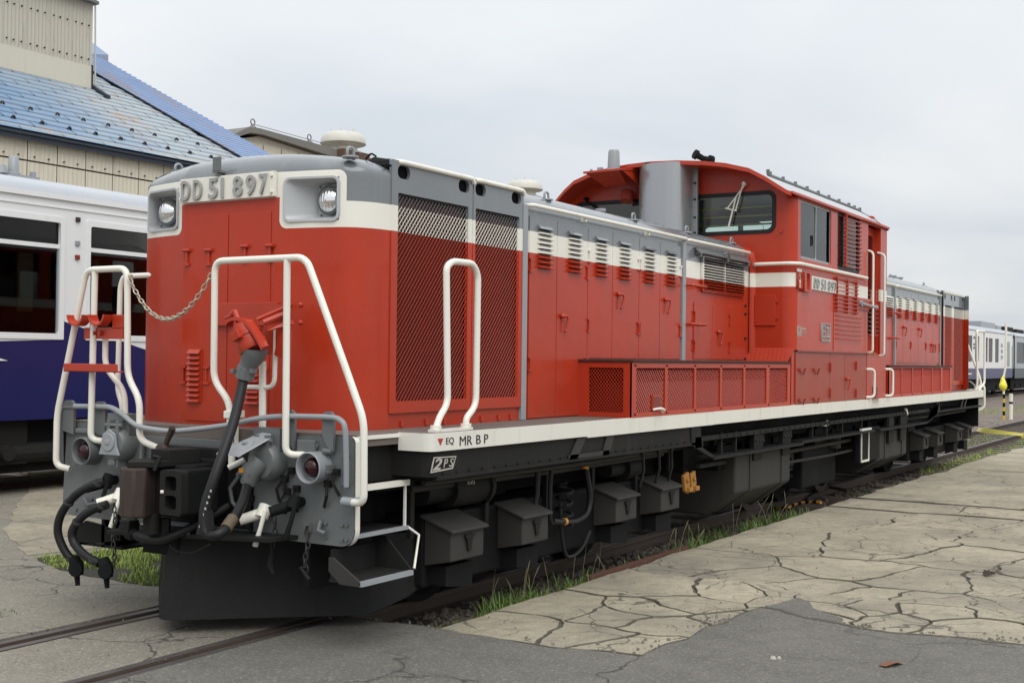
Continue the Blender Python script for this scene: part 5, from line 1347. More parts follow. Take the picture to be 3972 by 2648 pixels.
GZ = -.115
MB().add([(-700, -700, GZ), (700, -700, GZ), (700, 900, GZ), (-700, 900, GZ)], [(0, 1, 2, 3)]).build('ground', GRAVEL)['kind'] = 'structure'
def sheet(name, poly, z, mat, depth=.10):
    o = MB().prism([(x, y, z-depth) for x, y in poly], (0, 0, depth)).build(name, mat); kind(o, 'structure'); return o
def rough(poly, seg=.12, amp=.035, sc=3.0, closed=True):
    o = []; n_ = len(poly)
    for i in range(n_):
        a = Vector((*poly[i], 0)); c = Vector((*poly[(i+1) % n_], 0)); L_ = (c-a).length; k = max(1, min(60, int(L_/seg)))
        for j in range(k):
            p = a.lerp(c, j/k); d = mnoise.noise_vector(Vector((p.x*sc, p.y*sc, 1.7)))*amp+mnoise.noise_vector(Vector((p.x*sc*5, p.y*sc*5, 4.1)))*amp*.35
            o.append((p.x+d.x, p.y+d.y))
    return o
ax_edge = rough([(.68, .66), (1.237, .715), (2.05, .675), (2.56, .80), (2.58, 1.30), (2.607, 1.74), (2.66, 2.45), (3.05, 2.25), (3.446, 2.17), (4.3, 2.28), (5.2, 2.40)], .07, .055, 2.6)
ax_edge = ax_edge[:-int(len(ax_edge)*.0)-0] if False else ax_edge
# keep only the open run of the roughened line
k_end = min(range(len(ax_edge)), key=lambda i: (ax_edge[i][0]-5.2)**2+(ax_edge[i][1]-2.4)**2)
ax_edge = ax_edge[:k_end+1]
sheet('asphalt', [(.615, -14), (30, -14), (30, 2.5)]+list(reversed(ax_edge))+[(.615, .66)], .012, ASPH2)
sheet('asphalt', [(-.395, -14), (.395, -14), (.395, .75), (-.395, .75)], .0, ASPH)
sheet('asphalt', [(-30, -14), (-.66, -14), (-.66, 2.8), (-2.5, 3.2), (-5.2, 5.0), (-30, 6)], .0, ASPH)
# groove fill beside the rails
sheet('track_bed', [(-.66, -14), (-.395, -14), (-.395, .7), (-.66, .7)], -.045, JOINT, .07)
sheet('track_bed', [(.395, -14), (.615, -14), (.615, .7), (.395, .7)], -.045, JOINT, .07)
# pale worn concrete strip beyond the loco on the left
sp_ = sheet('concrete_strip', rough([(-12, 7.4), (-8.0, 4.9), (-5.9, 3.1), (-4.4, 1.85), (-3.0, 1.05), (-2.8, 1.75), (-4.1, 2.45), (-6.0, 3.95), (-12, 9.2)], .2, .08, 2.0), .006, CONC, .05)

# ---- broken concrete pavement
PV = bpy.data.objects.new('pavement', None); COL.objects.link(PV); kind(PV, 'structure')
o = MB().box(1.26, 40, .3, 90, -.13, -.013).build('joint_bed', CDIRT, PV)
def clip(poly, px, py, nx, ny):
    o = []
    for i in range(len(poly)):
        a, c = poly[i], poly[(i+1) % len(poly)]
        da = (a[0]-px)*nx+(a[1]-py)*ny; dc = (c[0]-px)*nx+(c[1]-py)*ny
        if da <= 0: o.append(a)
        if da*dc < 0:
            t = da/(da-dc); o.append((a[0]+(c[0]-a[0])*t, a[1]+(c[1]-a[1])*t))
    return o
def fracture(region, seeds):
    cells = []
    for i, s in enumerate(seeds):
        poly = list(region)
        for j, q in enumerate(seeds):
            if i == j or not poly: continue
            mx_, my_ = (s[0]+q[0])/2, (s[1]+q[1])/2
            poly = clip(poly, mx_, my_, q[0]-s[0], q[1]-s[1])
        if len(poly) >= 3: cells.append(poly)
    return cells
def jag(p, amp=1.0):
    v = mnoise.noise_vector(Vector((p[0]*1.7, p[1]*1.7, 3.3)))*.12+mnoise.noise_vector(Vector((p[0]*6, p[1]*6, 9.3)))*.055+mnoise.noise_vector(Vector((p[0]*22, p[1]*22, 2.3)))*.012
    return (p[0]+v.x*amp, p[1]+v.y*amp)
def slab(cell, seg=.045, amp=1.0, lo=.0022, hi=.0135):
    pts = []
    for i in range(len(cell)):
        a, c = cell[i], cell[(i+1) % len(cell)]; L_ = math.hypot(c[0]-a[0], c[1]-a[1]); k = max(1, int(L_/seg))
        for j in range(k):
            q = (a[0]+(c[0]-a[0])*j/k, a[1]+(c[1]-a[1])*j/k)
            edge = amp*(.25 if abs(q[0]-1.22) < .02 or abs(q[1]-8.40) < .02 else 1)
            pts.append(jag(q, edge))
    n_ = len(pts)
    if n_ < 3: return
    o = []
    for i in range(n_):
        a, c = pts[i-1], pts[(i+1) % n_]; tx, ty = c[0]-a[0], c[1]-a[1]; l = math.hypot(tx, ty) or 1
        q = pts[i]
        w = mnoise.noise(Vector((q[0]*1.1, q[1]*1.1, 7.7)))*.6+mnoise.noise(Vector((q[0]*5, q[1]*5, 2.7)))*.45
        g_ = lo+(hi-lo)*max(0, min(1, w*2.0+.42))
        o.append((q[0]-ty/l*g_, q[1]+tx/l*g_))
    z = random.uniform(-.004, .004)
    cx_ = sum(q[0] for q in o)/len(o); cy_ = sum(q[1] for q in o)/len(o)
    tx, ty = random.uniform(-.004, .004), random.uniform(-.004, .004)
    def top(q, dz=0): return (q[0], q[1], z+tx*(q[0]-cx_)+ty*(q[1]-cy_)+dz)
    inn = []
    for i in range(len(o)):
        a, c = o[i-1], o[(i+1) % len(o)]; ux, uy = c[0]-a[0], c[1]-a[1]; l = math.hypot(ux, uy) or 1
        inn.append((o[i][0]-uy/l*.008, o[i][1]+ux/l*.008))
    m = len(o); outer = False
    vs = [top(q) for q in inn]+[top(q, -.007) for q in o]+[(q[0], q[1], -.12) for q in o]
    fs = [tuple(range(m))]
    for i in range(m):
        j = (i+1) % m; fs.append((m+i, m+j, j, i)); fs.append((2*m+i, 2*m+j, m+j, m+i))
    me = bpy.data.meshes.new('slab'); me.from_pydata(vs, [], fs); me.materials.append(CONC); me.materials.append(CDIRT)
    me.polygons.foreach_set('material_index', [0]+[1 if ((not outer) or k % 2) else 0 for k in range(len(fs)-1)])
    ob = bpy.data.objects.new('slab', me); ob.parent = PV; COL.objects.link(ob)
random.seed(21)
seeds = [(1.62, 1.02), (2.05, 1.15), (2.35, 1.05), (1.55, 1.75), (1.95, 1.75), (2.3, 1.62), (1.7, 2.75), (2.15, 2.35), (2.30, 2.9), (1.75, 3.9), (2.15, 3.7), (1.7, 5.4), (1.72, 7.3),
         (2.75, 2.0), (3.0, 2.75), (2.72, 2.75), (2.78, 3.35), (3.1, 3.3), (3.45, 2.7), (3.5, 3.35), (3.95, 2.6), (4.1, 3.2), (2.72, 4.3), (3.25, 4.1), (3.9, 4.2), (2.6, 5.6), (3.3, 5.4), (4.2, 5.3), (2.55, 7.2), (3.6, 7.0), (5.0, 3.0), (5.2, 4.5), (5.3, 6.6), (3.4, 1.4), (4.3, 1.4), (6.2, 2.5), (6.4, 5), (6.6, 7.4), (3.0, .8), (2.9, 2.45), (3.25, 2.95), (2.55, 3.05), (2.95, 3.05), (2.0, 2.0), (3.6, 3.0)]
for c_ in fracture([(1.22, .66), (7.4, .66), (7.4, 8.40), (1.22, 8.40)], seeds): slab(c_)
for c_ in fracture([(1.23, 8.53), (12, 8.53), (12, 9.43), (1.23, 9.43)], [(1.9, 9.0), (3.3, 9.0), (5.0, 8.9), (7.5, 9.0), (10, 9)]): slab(c_, .1, .6)
for c_ in fracture([(1.25, 9.57), (14, 9.57), (14, 30), (1.42, 30)], [(2.0, 10.8), (4.5, 10.6), (2.1, 13.2), (4.3, 13.6), (2.3, 16.2), (4.8, 17), (2.4, 19.8), (5.2, 20.5), (2.6, 24), (3, 28), (8, 12), (9, 18), (9, 25)]): slab(c_, .15, .7, .004, .016)
MB().box(1.6, 40, 30.02, 90, -.12, .0).build('slab', CONC, PV)
MB().box(7.42, 40, 2.3, 9.56, -.12, -.002).build('slab', CONC, PV)
# crumbled edge of the asphalt
sm_a, sm_b = [], []
for i, (x, y) in enumerate(ax_edge):
    w1 = .012+.05*max(0, mnoise.noise(Vector((x*3, y*3, 1.1)))+.25); w2 = .01+.06*max(0, mnoise.noise(Vector((x*4, y*4, 6.1)))+.1)
    sm_a.append((x, y+w1*(1 if x > 2.3 else .25))); sm_b.append((x+w2*.3, y-w2*(1 if x > 2.3 else .3)))
q = MB(); q.grid([[(x, y, .0145) for x, y in sm_a], [(x, y, .0145) for x, y in sm_b]]); kind(q.build('soil_seam', CDIRT), 'structure')
rub = MB(); random.seed(5)
def chip(mb_, x, y, s, z=.012):
    ang = random.uniform(0, 6.28); q = []
    nn = 6
    for k in range(nn):
        a = ang+k*6.283/nn; r = s*random.uniform(.6, 1.1); q.append((x+r*math.cos(a), y+r*math.sin(a)*.8, z-.004))
    tp = [(x+(p[0]-x)*.6+random.uniform(-.1, .1)*s, y+(p[1]-y)*.6, z+s*random.uniform(.3, .7)) for p in q]
    k = len(q); mb_.add(q+tp, [tuple(range(k, 2*k))]+[(i, (i+1) % k, (i+1) % k+k, i+k) for i in range(k)])
for (x, y) in ax_edge:
    cl_ = mnoise.noise(Vector((x*1.6, y*1.6, 8.8)))
    for _ in range(int(max(0, (cl_+.15))*(10 if x < 2.4 else 34))):
        chip(rub, x+random.gauss(0, .13), y+random.gauss(0, .09), .003+.014*random.random()**2.2, .010)
for _ in range(900): chip(rub, random.uniform(-4, 6), random.uniform(-3.0, 4.5), .002+.007*random.random()**2.5, .006)
kind(rub.build('rubble', CRUMB), 'stuff')
CRUMB2 = paint('pale_stone', (.52, .49, .42), .9, .2, .3)
for nm, lb_, x, y, s, m in (('stone', 'flat pale stone lying on the dark asphalt near the front edge', 3.197, 1.133, .024, CRUMB2), ('clod', 'brown clod of earth lying on the concrete at far right', 3.66, 4.69, .05, RUST)):
    q = MB(); chip(q, x, y, s, .014); chip(q, x+.03, y+.02, s*.6, .016)
    tag(q.build(nm, m), lb_, nm if nm == 'stone' else 'clod of earth')
lf = MB().grid([[(3.72, 1.30, .018), (3.76, 1.36, .03), (3.79, 1.44, .018)], [(3.77, 1.27, .022), (3.81, 1.33, .036), (3.83, 1.41, .02)]])
tag(lf.build('dead_leaf', paint('dead_leaf_brown', (.20, .075, .035), .7, .3, .4), smooth=True), 'curled brown dead leaf lying on the asphalt at bottom right', 'leaf')
sh = sheet('asphalt_patch', rough([(2.66, 2.52), (2.75, 2.95), (2.95, 2.62), (3.2, 2.45), (3.25, 2.28), (2.9, 2.33)], .05, .04, 4), .009, ASPH2, .03)

# ---- railway track
TR = thing('railway_track', 'narrow gauge railway track under the red locomotive', 'railway track', (0, 0, GZ))
def rail_piece(x, y0, y1, name, z=0.0, mat=None):
    p = [(-.032, 0), (.032, 0), (.032, -.035), (.010, -.045), (.010, -.10), (.055, -.115), (.055, -.13), (-.055, -.13), (-.055, -.115), (-.010, -.10), (-.010, -.045), (-.032, -.035)]
    b2 = MB(); b2.prism([(x+a, y0, z-GZ+c) for a, c in p], (0, y1-y0, 0))
    b2.mat(1); b2.add([(x-.026, y0, z-GZ+.0008), (x+.026, y0, z-GZ+.0008), (x+.026, y1, z-GZ+.0008), (x-.026, y1, z-GZ+.0008)], [(0, 1, 2, 3)])
    return b2.build(name, [RAILM, RAILT], TR)
for s in (-1, 1):
    rail_piece(s*.5655, -14, 130, 'rail', .004)
rail_piece(-.440, -14, .8, 'guard_rail', .002)
rail_piece(.432, -14, .8, 'guard_rail', .002)
SLP = MB().box(-1.0, 1.0, -.10, .10, -.10, .02).mesh('sleeper'); SLP.materials.append(paint('old_sleeper_wood', (.055, .045, .036), .9, .3, .4))
for k in range(60): inst(SLP, 'sleeper', (0, 1.2+k*.68, -.005), TR)
tag(MB().box(1.125, 1.165, 2.85, 4.7, -.15, .004).build('steel_kerb_strip', paint('red_rust', (.13, .055, .035), .8, .3, .4)), 'rusty red steel strip along the concrete edge beside the locomotive', 'steel strip')
for y, lab in ((8.465, 'nearer of two thin rails let into the concrete across the yard'), (9.50, 'farther of two thin rails let into the concrete across the yard')):
    q = MB().box(.95, 30, y-.055, y-.020, -.10, -.002).box(.95, 30, y+.020, y+.055, -.10, -.010)
    tag(q.build('crossing_rail', RAILM), lab, 'rail', 'rails crossing the concrete')
# ballast stones near the loco
bl_ = MB(); random.seed(8)
for _ in range(2600):
    y = random.uniform(.9, 34) if random.random() < .8 else random.uniform(.9, 8)
    x = random.uniform(.62, 1.22) if y < 17 else random.uniform(-5, 1.3)
    chip(bl_, x, y, random.uniform(.015, .04), GZ+.01)
kind(bl_.build('ballast', paint('ballast_stone', (.15, .125, .105), .95, .4, .3)), 'stuff')

# ---- grass
def grassmat(name, a, c):
    b = NB(name); oi = b.noise(1.3, 3, .6, b.pos()); n2 = b.noise(40, 2, .5, b.pos())
    base = b.mix(oi, c4(a), c4(c)); base = b.mix(b.math('MULTIPLY', n2, .4), base, scl(c, 1.3))
    b.set(Base_Color=base, Roughness=.6)
    b.b.inputs['Transmission Weight'].default_value = 0.0
    return b.m
G1 = grassmat('grass_blades', (.075, .15, .028), (.15, .22, .045))
G2 = grassmat('bright_grass_blades', (.20, .29, .045), (.30, .37, .075))
def grass(name, spots, mat, seed=1, cut=-.12):
    """spots: (x0,x1,y0,y1,count,hmin,hmax)"""
    rnd = random.Random(seed); b2 = MB()
    for (x0, x1, y0, y1, cnt, h0, h1, zb) in spots:
        for _ in range(cnt):
            x, y = rnd.uniform(x0, x1), rnd.uniform(y0, y1)
            if mnoise.noise(Vector((x*1.9, y*1.9, 5))) < cut: continue
            h_ = rnd.uniform(h0, h1)*(.42+.60*rnd.random()**3); a = rnd.uniform(0, 6.28); le = rnd.uniform(.15, .8)*h_; w = rnd.uniform(.003, .006)*(1+h_)
            dx_, dy_ = math.cos(a), math.sin(a); px, py = -dy_*w, dx_*w; vs = []
            for t in (0, .45, .8):
                ww = 1-t*.75; vs += [(x+dx_*le*t*t+px*ww, y+dy_*le*t*t+py*ww, zb+h_*(t-.25*t*t*le/h_)), (x+dx_*le*t*t-px*ww, y+dy_*le*t*t-py*ww, zb+h_*(t-.25*t*t*le/h_))]
            vs.append((x+dx_*le, y+dy_*le, zb+h_*(1-.35*le/h_)))
            b2.add(vs, [(0, 1, 3, 2), (2, 3, 5, 4), (4, 5, 6)])
    return kind(b2.build(name, mat), 'stuff')
grass('grass', [(.70, 1.18, .72, 1.6, 2200, .04, .15, GZ), (.95, 1.22, 1.5, 2.6, 1800, .08, .24, GZ), (1.0, 1.22, 2.3, 4.3, 900, .05, .18, GZ), (1.0, 1.22, 4.2, 8.0, 2600, .06, .22, GZ), (.80, 1.20, .85, 2.4, 420, .03, .10, GZ), (.92, 1.22, 1.7, 2.6, 420, .08, .24, GZ), (.75, 1.2, 2.1, 2.9, 240, .10, .30, GZ), (1.0, 1.22, 4.2, 7.6, 900, .07, .22, GZ),
                (.8, 1.15, 5.0, 7.8, 260, .12, .32, GZ), (.8, 1.2, 9.6, 13, 420, .05, .14, GZ), (.66, 1.2, .9, 8, 400, .02, .08, GZ), (.9, 1.24, 2.9, 4.2, 120, .05, .18, GZ)], G1, 3)
grass('grass', [(.72, 1.30, 14.5, 22, 2400, .05, .16, GZ), (.75, 1.5, 22, 34, 1600, .05, .18, GZ), (-.48, .48, 16.8, 27, 2600, .03, .10, GZ), (-6, -3.2, 31, 46, 2600, .05, .22, GZ), (-3.2, -1.2, 40, 52, 1600, .06, .25, GZ), (-1.2, 3, 44, 70, 2600, .06, .3, GZ)], G2, 4)
st = MB(); rs = random.Random(31)
for k in range(26):
    x, y = rs.uniform(.95, 1.2), rs.choice([rs.uniform(1.6, 3.2), rs.uniform(4.2, 7.8)]); h_ = rs.uniform(.22, .42); a = rs.uniform(0, 6.28); l = rs.uniform(.03, .16)
    pts = [Vector((x+l*t*t*math.cos(a), y+l*t*t*math.sin(a), GZ+h_*t)) for t in (0, .35, .7, .9, 1)]
    st.tube(pts, [.0022, .002, .0018, .004, .001], 4)
kind(st.build('dry_grass_stems', paint('straw', (.30, .27, .15), .8, .2, .2)), 'stuff')
# patch of grass on the left of the plough
rnd = random.Random(9); patch = []
def inpoly(x, y, P):
    c = False
    for i in range(len(P)):
        a, d = P[i], P[i-1]
        if (a[1] > y) != (d[1] > y) and x < (d[0]-a[0])*(y-a[1])/(d[1]-a[1])+a[0]: c = not c
    return c
PP = [(-2.85, 1.02), (-2.35, .80), (-1.75, .72), (-1.25, .70), (-.75, 1.0), (-.9, 2.1), (-1.9, 2.2), (-2.6, 2.0), (-2.75, 1.45)]
b2 = sheet('soil_patch', rough(PP, .1, .06, 3), .004, JOINT, .03)
spots = []
while len(spots) < 6500:
    x, y = rnd.uniform(-2.9, -.7), rnd.uniform(.65, 2.2)
    if inpoly(x, y, PP): spots.append((x-.02, x+.02, y-.02, y+.02, 1, .03, .11, 0.0))
grass('grass', spots, G2, 12, -.45)
grass('grass', [(-7.5, -5.2, 4.3, 9, 1500, .06, .16, -.02), (-5.4, -3.0, 3.0, 5.2, 500, .05, .12, -.02), (-1.6, -1.15, -.62, -.35, 60, .02, .06, 0), (-.80, -.70, -1.4, -1.0, 40, .02, .05, 0)], G1, 14)

# =================================================================== RAILCARS
def railcar_paint(name, xface=None):
    b = NB(name); p = b.pos(); x, y, z = b.xyz(p)
    n1 = b.noise(.8, 4, .6, p)
    white = b.mix(n1, (.74, .75, .74, 1), (.82, .83, .82, 1))
    blue = b.mix(n1, (.014, .016, .080, 1), (.022, .025, .112, 1))
    # zig-zag lower edge of the white: repeats along the car
    t = b.math('FRACT', b.math('DIVIDE', b.math('SUBTRACT', y, 4.208), 8.0))
    line = b.math('SUBTRACT', 2.014, b.math('MULTIPLY', t, 8.0*.255))
    line = b.math('MAXIMUM', line, b.math('ADD', 1.48, b.math('MULTIPLY', t, .32)))
    isb = b.math('LESS_THAN', z, line)
    base = b.mix(isb, white, blue)
    b.set(Base_Color=base, Roughness=.22)
    return b.m
RCP = railcar_paint('railcar_livery')
def two_tone(name, zsplit, top_, low):
    b = NB(name); x, y, z = b.xyz(b.pos()); n1 = b.noise(.7, 4, .6, b.pos())
    base = b.mix(b.math('LESS_THAN', z, zsplit), scl(top_, 1), scl(low, 1)); base = b.mix(b.math('MULTIPLY', n1, .12), base, (.3, .3, .3, 1))
    b.set(Base_Color=base, Roughness=.35); return b.m
FAR1 = two_tone('far_car_livery', 1.45, (.88, .88, .86), (.035, .045, .14))
FAR2 = two_tone('far_grey_car_livery', 1.45, (.40, .44, .44), (.055, .07, .085))
RCR = paint('railcar_roof', (.46, .485, .52), .35, .1, .35, (.3, .3, .3))
WFR = paint('window_frame_white', (.80, .81, .80), .3, .04, .1)
INTM = paint('dim_interior', (.16, .14, .115), .7, .3, .3)
SEATM = paint('seat_brown', (.030, .026, .024), .8, .2, .2)
CURT = paint('curtain_beige', (.50, .42, .30), .8, .2, .1)
def railcar(label, x, y0, y1, wins, paintm, detail, zb=.87, ze=3.47, zr=3.74, w=2.7, clear=False):
    T = thing('railcar', label, 'railcar', (x-w/2, (y0+y1)/2, 0))
    off = T.location
    def B(mb_, name, mat, par=None, **k):
        mb_.v = [(v[0]-off.x, v[1]-off.y, v[2]) for v in mb_.v] if par is None or True else mb_.v
        return mb_.build(name, mat, par or T, **k)
    prof = [(x-.10, zb), (x-.02, zb+.10), (x, zb+.3), (x, ze), (x-w, ze), (x-w, zb+.3), (x-w+.02, zb+.1), (x-w+.1, zb)]
    # body with window openings on the near face
    holes = [rr(a-off.y, b0, c-off.y, b1, .03)[::-1] for a, c, b0, b1 in wins]
    pl_ = plate('body_side', [rr(y0-off.y, zb, y1-off.y, ze, .01, 1)]+holes, PLX, x-.02-off.x, .04, paintm, T)
    core_ = MB().box(x-w, x-w+.06, y0, y1, zb, ze).box(x-w, x, y0, y0+.06, zb, ze).box(x-w, x, y1-.06, y1, zb, ze).box(x-w, x-.045, y0, y1, zb, zb+.15).box(x-w, x-.045, y0, y1, ze-.1, ze)
    B(core_, 'body', paintm)
    B(MB().box(x-w*.55, x-w*.5, y0+.1, y1-.1, zb+.15, ze-.1), 'interior', INTM)
    if detail:
        for a, c, b0, b1 in wins:
            B(MB().box(x-.22, x-.19, a-.05, a+.30, b0-.1, 2.80), 'curtain', CURT); B(MB().box(x-.22, x-.19, c-.42, c-.22, b0+.25, 2.80), 'curtain', CURT)
            B(MB().box(x-.9, x-.45, a+.35, a+.85, zb, b0+.35), 'seat_back', SEATM)
    prof = []
    for k in range(13):
        a = R(180*k/12); prof.append((x-w/2+(w/2+.03)*math.copysign(abs(math.cos(a))**.8, math.cos(a)), ze+.02+(zr-ze)*abs(math.sin(a))**.9))
    r_ = MB(); r_.grid([[(px, y, pz) for px, pz in prof] for y in (y0, y1)]); r_.add([(px, y0, pz) for px, pz in prof], [tuple(range(13))]); r_.add([(px, y1, pz) for px, pz in prof], [tuple(range(13))])
    B(r_, 'roof', RCR, smooth=True, ang=50)
    if detail: B(MB().box(x-.02, x+.03, y0, y1, ze-.03, ze+.03).box(x-.01, x+.012, y0, y1, ze-.13, ze-.115), 'rain_gutter', WFR)
    for a, c, b0, b1 in wins:
        fr = plate('window_frame', [rr(a-off.y-.06, b0-.07, c-off.y+.06, b1+.07, .02), rr(a-off.y, b0, c-off.y, b1, .03)[::-1]], PLX, x+.006-off.x, .016, WFR, T) if detail else None
        pane = MB().box(x-.035, x-.03, a-.01, c+.01, b0-.01, b1+.01)
        B(pane, 'window_pane', RCG, par=fr)
        if detail:
            B(MB().box(x-.03, x-.004, a, c, 2.865, 2.915), 'sash_bar', WFR, par=fr)
            B(MB().box(x-.03, x-.012, c-.02, c, b0, 2.865), 'sash_stile', GR, par=fr)
    B(MB().box(x-w+.2, x-.25, y0+.3, y1-.3, .25, zb), 'underframe', BK)
    for yy in (y0+2.6, y1-2.6):
        bg_ = MB().box(x-.55, x-.35, yy-1.3, yy+1.3, .35, .65)
        for d in (-1.0, 1.0):
            bg_.lathe([(.43, -.06), (.43, .06)], (x-.75, yy+d, .43), (1, 0, 0), 24).box(x-.5, x-.28, yy+d-.13, yy+d+.13, .33, .58).cyl((x-.5, yy+d, .45), (x-.2, yy+d, .45), .10, 12)
        B(bg_, 'bogie', BK)
    return T, B
wins = []
for k in range(-2, 8): wins.append((2.60+k*1.968, 4.133+k*1.968, 1.868, 3.170))
T, B = railcar('white and blue railcar with dark windows behind the locomotive on the left', -6.60, -2.2, 18.6, wins, RCP, True)
for z, m in ((3.233, LENS), (2.952, GR), (2.784, paint('amber_lens', (.25, .03, .012), .3))):
    B(MB().box(-6.60, -6.575, 4.345, 4.405, z-.028, z+.028), 'side_lamp', m, bevel=.006)
B(MB().prism([(-6.598, 3.0, 1.66), (-6.598, 3.457, 1.546), (-6.598, 3.0, 1.546)], (.003, 0, 0)), 'white_arrow', WFR)
an = MB().lathe([(.085, 0), (.085, .02), (.068, .03), (.058, .21), (.045, .225), (0, .228)], (-7.5, 4.145, 3.80), (0, 0, 1), 16)
an.box(-7.6, -7.4, 4.02, 4.45, 3.68, 3.80).cyl((-7.5, 4.42, 3.80), (-7.5, 4.42, 3.87), .04, 8).lathe([(.07, 0), (.05, .1), (0, .11)], (-7.5, 3.98, 3.80), (0, 0, 1), 12)
B(an, 'roof_antenna', GR, smooth=True, ang=40)
un = MB(); random.seed(4)
for k in range(14):
    y = -1+k*1.35; un.box(-7.0, -6.75+random.uniform(0, .1), y, y+random.uniform(.4, 1.1), .32+random.uniform(0, .15), .86)
un.cyl((-6.8, 3.6, .48), (-6.8, 4.3, .48), .12, 12).cyl((-6.75, 3.5, .50), (-6.6, 3.5, .50), .09, 12)
B(un, 'underfloor_equipment', BK2)
# far train
def fw(y0, y1, lst): return [(a, c, b0, b1) for a, c, b0, b1 in lst]
Tf, Bf = railcar('white and navy railcar far away beyond the right end of the locomotive', -6.6, 46.5, 68.4, [(47.2, 48.3, 1.77, 3.03), (48.9, 50.0, 1.77, 3.03), (52.0, 53.1, 1.77, 3.03), (54.4, 55.42, 1.77, 3.03), (56.12, 57.15, 1.77, 3.04), (57.8, 58.86, 1.77, 3.04), (60.02, 61.1, 1.77, 3.02), (61.28, 62.42, 1.77, 3.01), (63.07, 64.18, 1.76, 3.02)], FAR1, False, .92, 3.30, 3.62)
for z in (2.95, 2.62, 2.45): Bf(MB().box(-6.60, -6.57, 57.42, 57.56, z-.05, z+.05), 'side_lamp', DARK)
for z0 in (1.95, 2.27, 2.58): Bf(MB().box(-6.60, -6.594, 64.7, 65.3, z0, z0+.2), 'side_panel', GR)
Bf(MB().box(-6.60, -6.594, 54.9, 56.1, 1.33, 1.46), 'red_panel', paint('signal_red', (.40, .02, .015), .4))
Bf(MB().box(-6.60, -6.594, 56.1, 57.0, 1.15, 1.22), 'white_panel', WFR)
Bf(MB().box(-6.60, -6.59, 66.6, 67.4, 1.55, 2.92).box(-6.6, -6.58, 68.1, 68.3, 1.5, 2.7), 'door', GR)
ru = MB()
for y0_, y1_, h in ((62.5, 66.5, .32), (67.0, 68.3, .22), (49, 56.2, .20)): ru.box(-8.3, -7.2, y0_, y1_, 3.55, 3.62+h)
Bf(ru, 'roof_unit', GR, bevel=.03)
Tg, Bg = railcar('dull grey railcar coupled behind the far white and navy one', -6.6, 69.0, 89.5, [(69.72, 72.3, 1.73, 2.95), (73.0, 75.5, 1.73, 2.95), (76.2, 78.6, 1.73, 2.95), (79.4, 82, 1.73, 2.95)], FAR2, False, .88, 3.26, 3.58)
ru = MB()
for y0_, y1_, h in ((69.6, 72.2, .25), (73.4, 76, .2)): ru.box(-8.3, -7.2, y0_, y1_, 3.5, 3.6+h)
Bg(ru, 'roof_unit', BK2, bevel=.03)
T2 = thing('railway_track', 'overgrown track under the white and blue railcars', 'railway track', (-7.95, 40, GZ))
q = MB()
for s in (-1, 1): q = MB().box(s*.5655-.032, s*.5655+.032, -60, 90, 0, .12); q.build('rail', RAILM, T2)

# =================================================================== BUILDINGS
CORR = paint('beige_corrugated_sheet', (.66, .615, .50), .75, .08, .40, (.34, .30, .22), scale=.6)
CORR2 = paint('weathered_beige_sheet', (.52, .49, .41), .8, .12, .6, (.20, .18, .14), scale=.8)
TRIMB = paint('navy_trim', (.018, .026, .045), .5, .2, .3)
RUSTB = paint('rusty_flashing', (.12, .07, .05), .8, .3, .5)
FASC = paint('weathered_cement', (.21, .20, .18), .9, .3, .7, (.07, .065, .06), scale=3)
def roofpaint(name, blue=False):
    b = NB(name); p = b.pos(); oi = b.n('ShaderNodeObjectInfo').outputs['Random']; x, y, z = b.xyz(p)
    n1 = b.noise(.28, 5, .65, p); n2 = b.noise(1.6, 5, .65, p)
    if blue:
        base = b.mix(n2, (.20, .28, .46, 1), (.32, .41, .57, 1))
        rusty = b.math('MULTIPLY', b.ramp(b.noise(.9, 5, .7, b.scale(p, (.25, 1.6, .25))), .58, .72), .75)
    else:
        fade = b.ramp(b.math('ADD', b.math('MULTIPLY', n1, 10.0), y), 18.5, 24.5)
        base = b.mix(fade, (.150, .245, .375, 1), (.36, .40, .425, 1))
        base = b.mix(b.math('MULTIPLY', b.ramp(oi, 0, 1), .28), base, (.26, .34, .43, 1))
        rusty = b.math('MULTIPLY', b.ramp(b.noise(1.1, 5, .7, b.scale(p, (.5, .8, .5))), .55, .70), .6)
    base = b.mix(rusty, base, (.42, .27, .17, 1))
    b.set(Base_Color=base, Roughness=.62)
    b.b.inputs['Specular IOR Level'].default_value = 0.3
    b.bump(b.noise(6, 3, .5, p), .12, .02)
    return b.m
RFT = roofpaint('faded_blue_roof_sheet'); RFB = roofpaint('blue_corrugated_roof', True)
def corrugated(w, h, pitch=.13, amp=.022, per=4):
    """panel in local coords: y along, z up, x out"""
    b2 = MB(); k = int(w/pitch*per); rows = []
    for z in (0, h): rows.append([(amp*math.sin(2*math.pi*i/per), w*i/k, z) for i in range(k+1)])
    b2.grid(rows); return b2
BL = thing('engine_shed', 'large beige shed with faded blue sheet roof and rooftop tower at upper left', 'shed', (-20, 12, 0))
bo = BL.location
def BB(mb_, name, mat, par=None, **k):
    mb_.v = [(v[0]-bo.x, v[1]-bo.y, v[2]-bo.z) for v in mb_.v]; return mb_.build(name, mat, par or BL, **k)
PW = .85
wall = BB(MB().box(-34, -19.80, 2.0, 24.6, -.2, 6.95), 'wall', RUSTB)
cm = corrugated(PW-.03, 1.835, .13, .011).mesh('wall_panel'); cm.materials.append(CORR)
cm2 = corrugated(PW-.03, .80, .13, .011).mesh('wall_panel'); cm2.materials.append(CORR)
for k in range(26):
    y = 2.4+.0+k*PW+.03
    for z, me in ((6.262, cm2), (4.39, cm), (2.52, cm)): inst(me, 'wall_panel', (.25+(.012 if z > 6 else 0), y-bo.y, z), BL)
sc_ = MB()
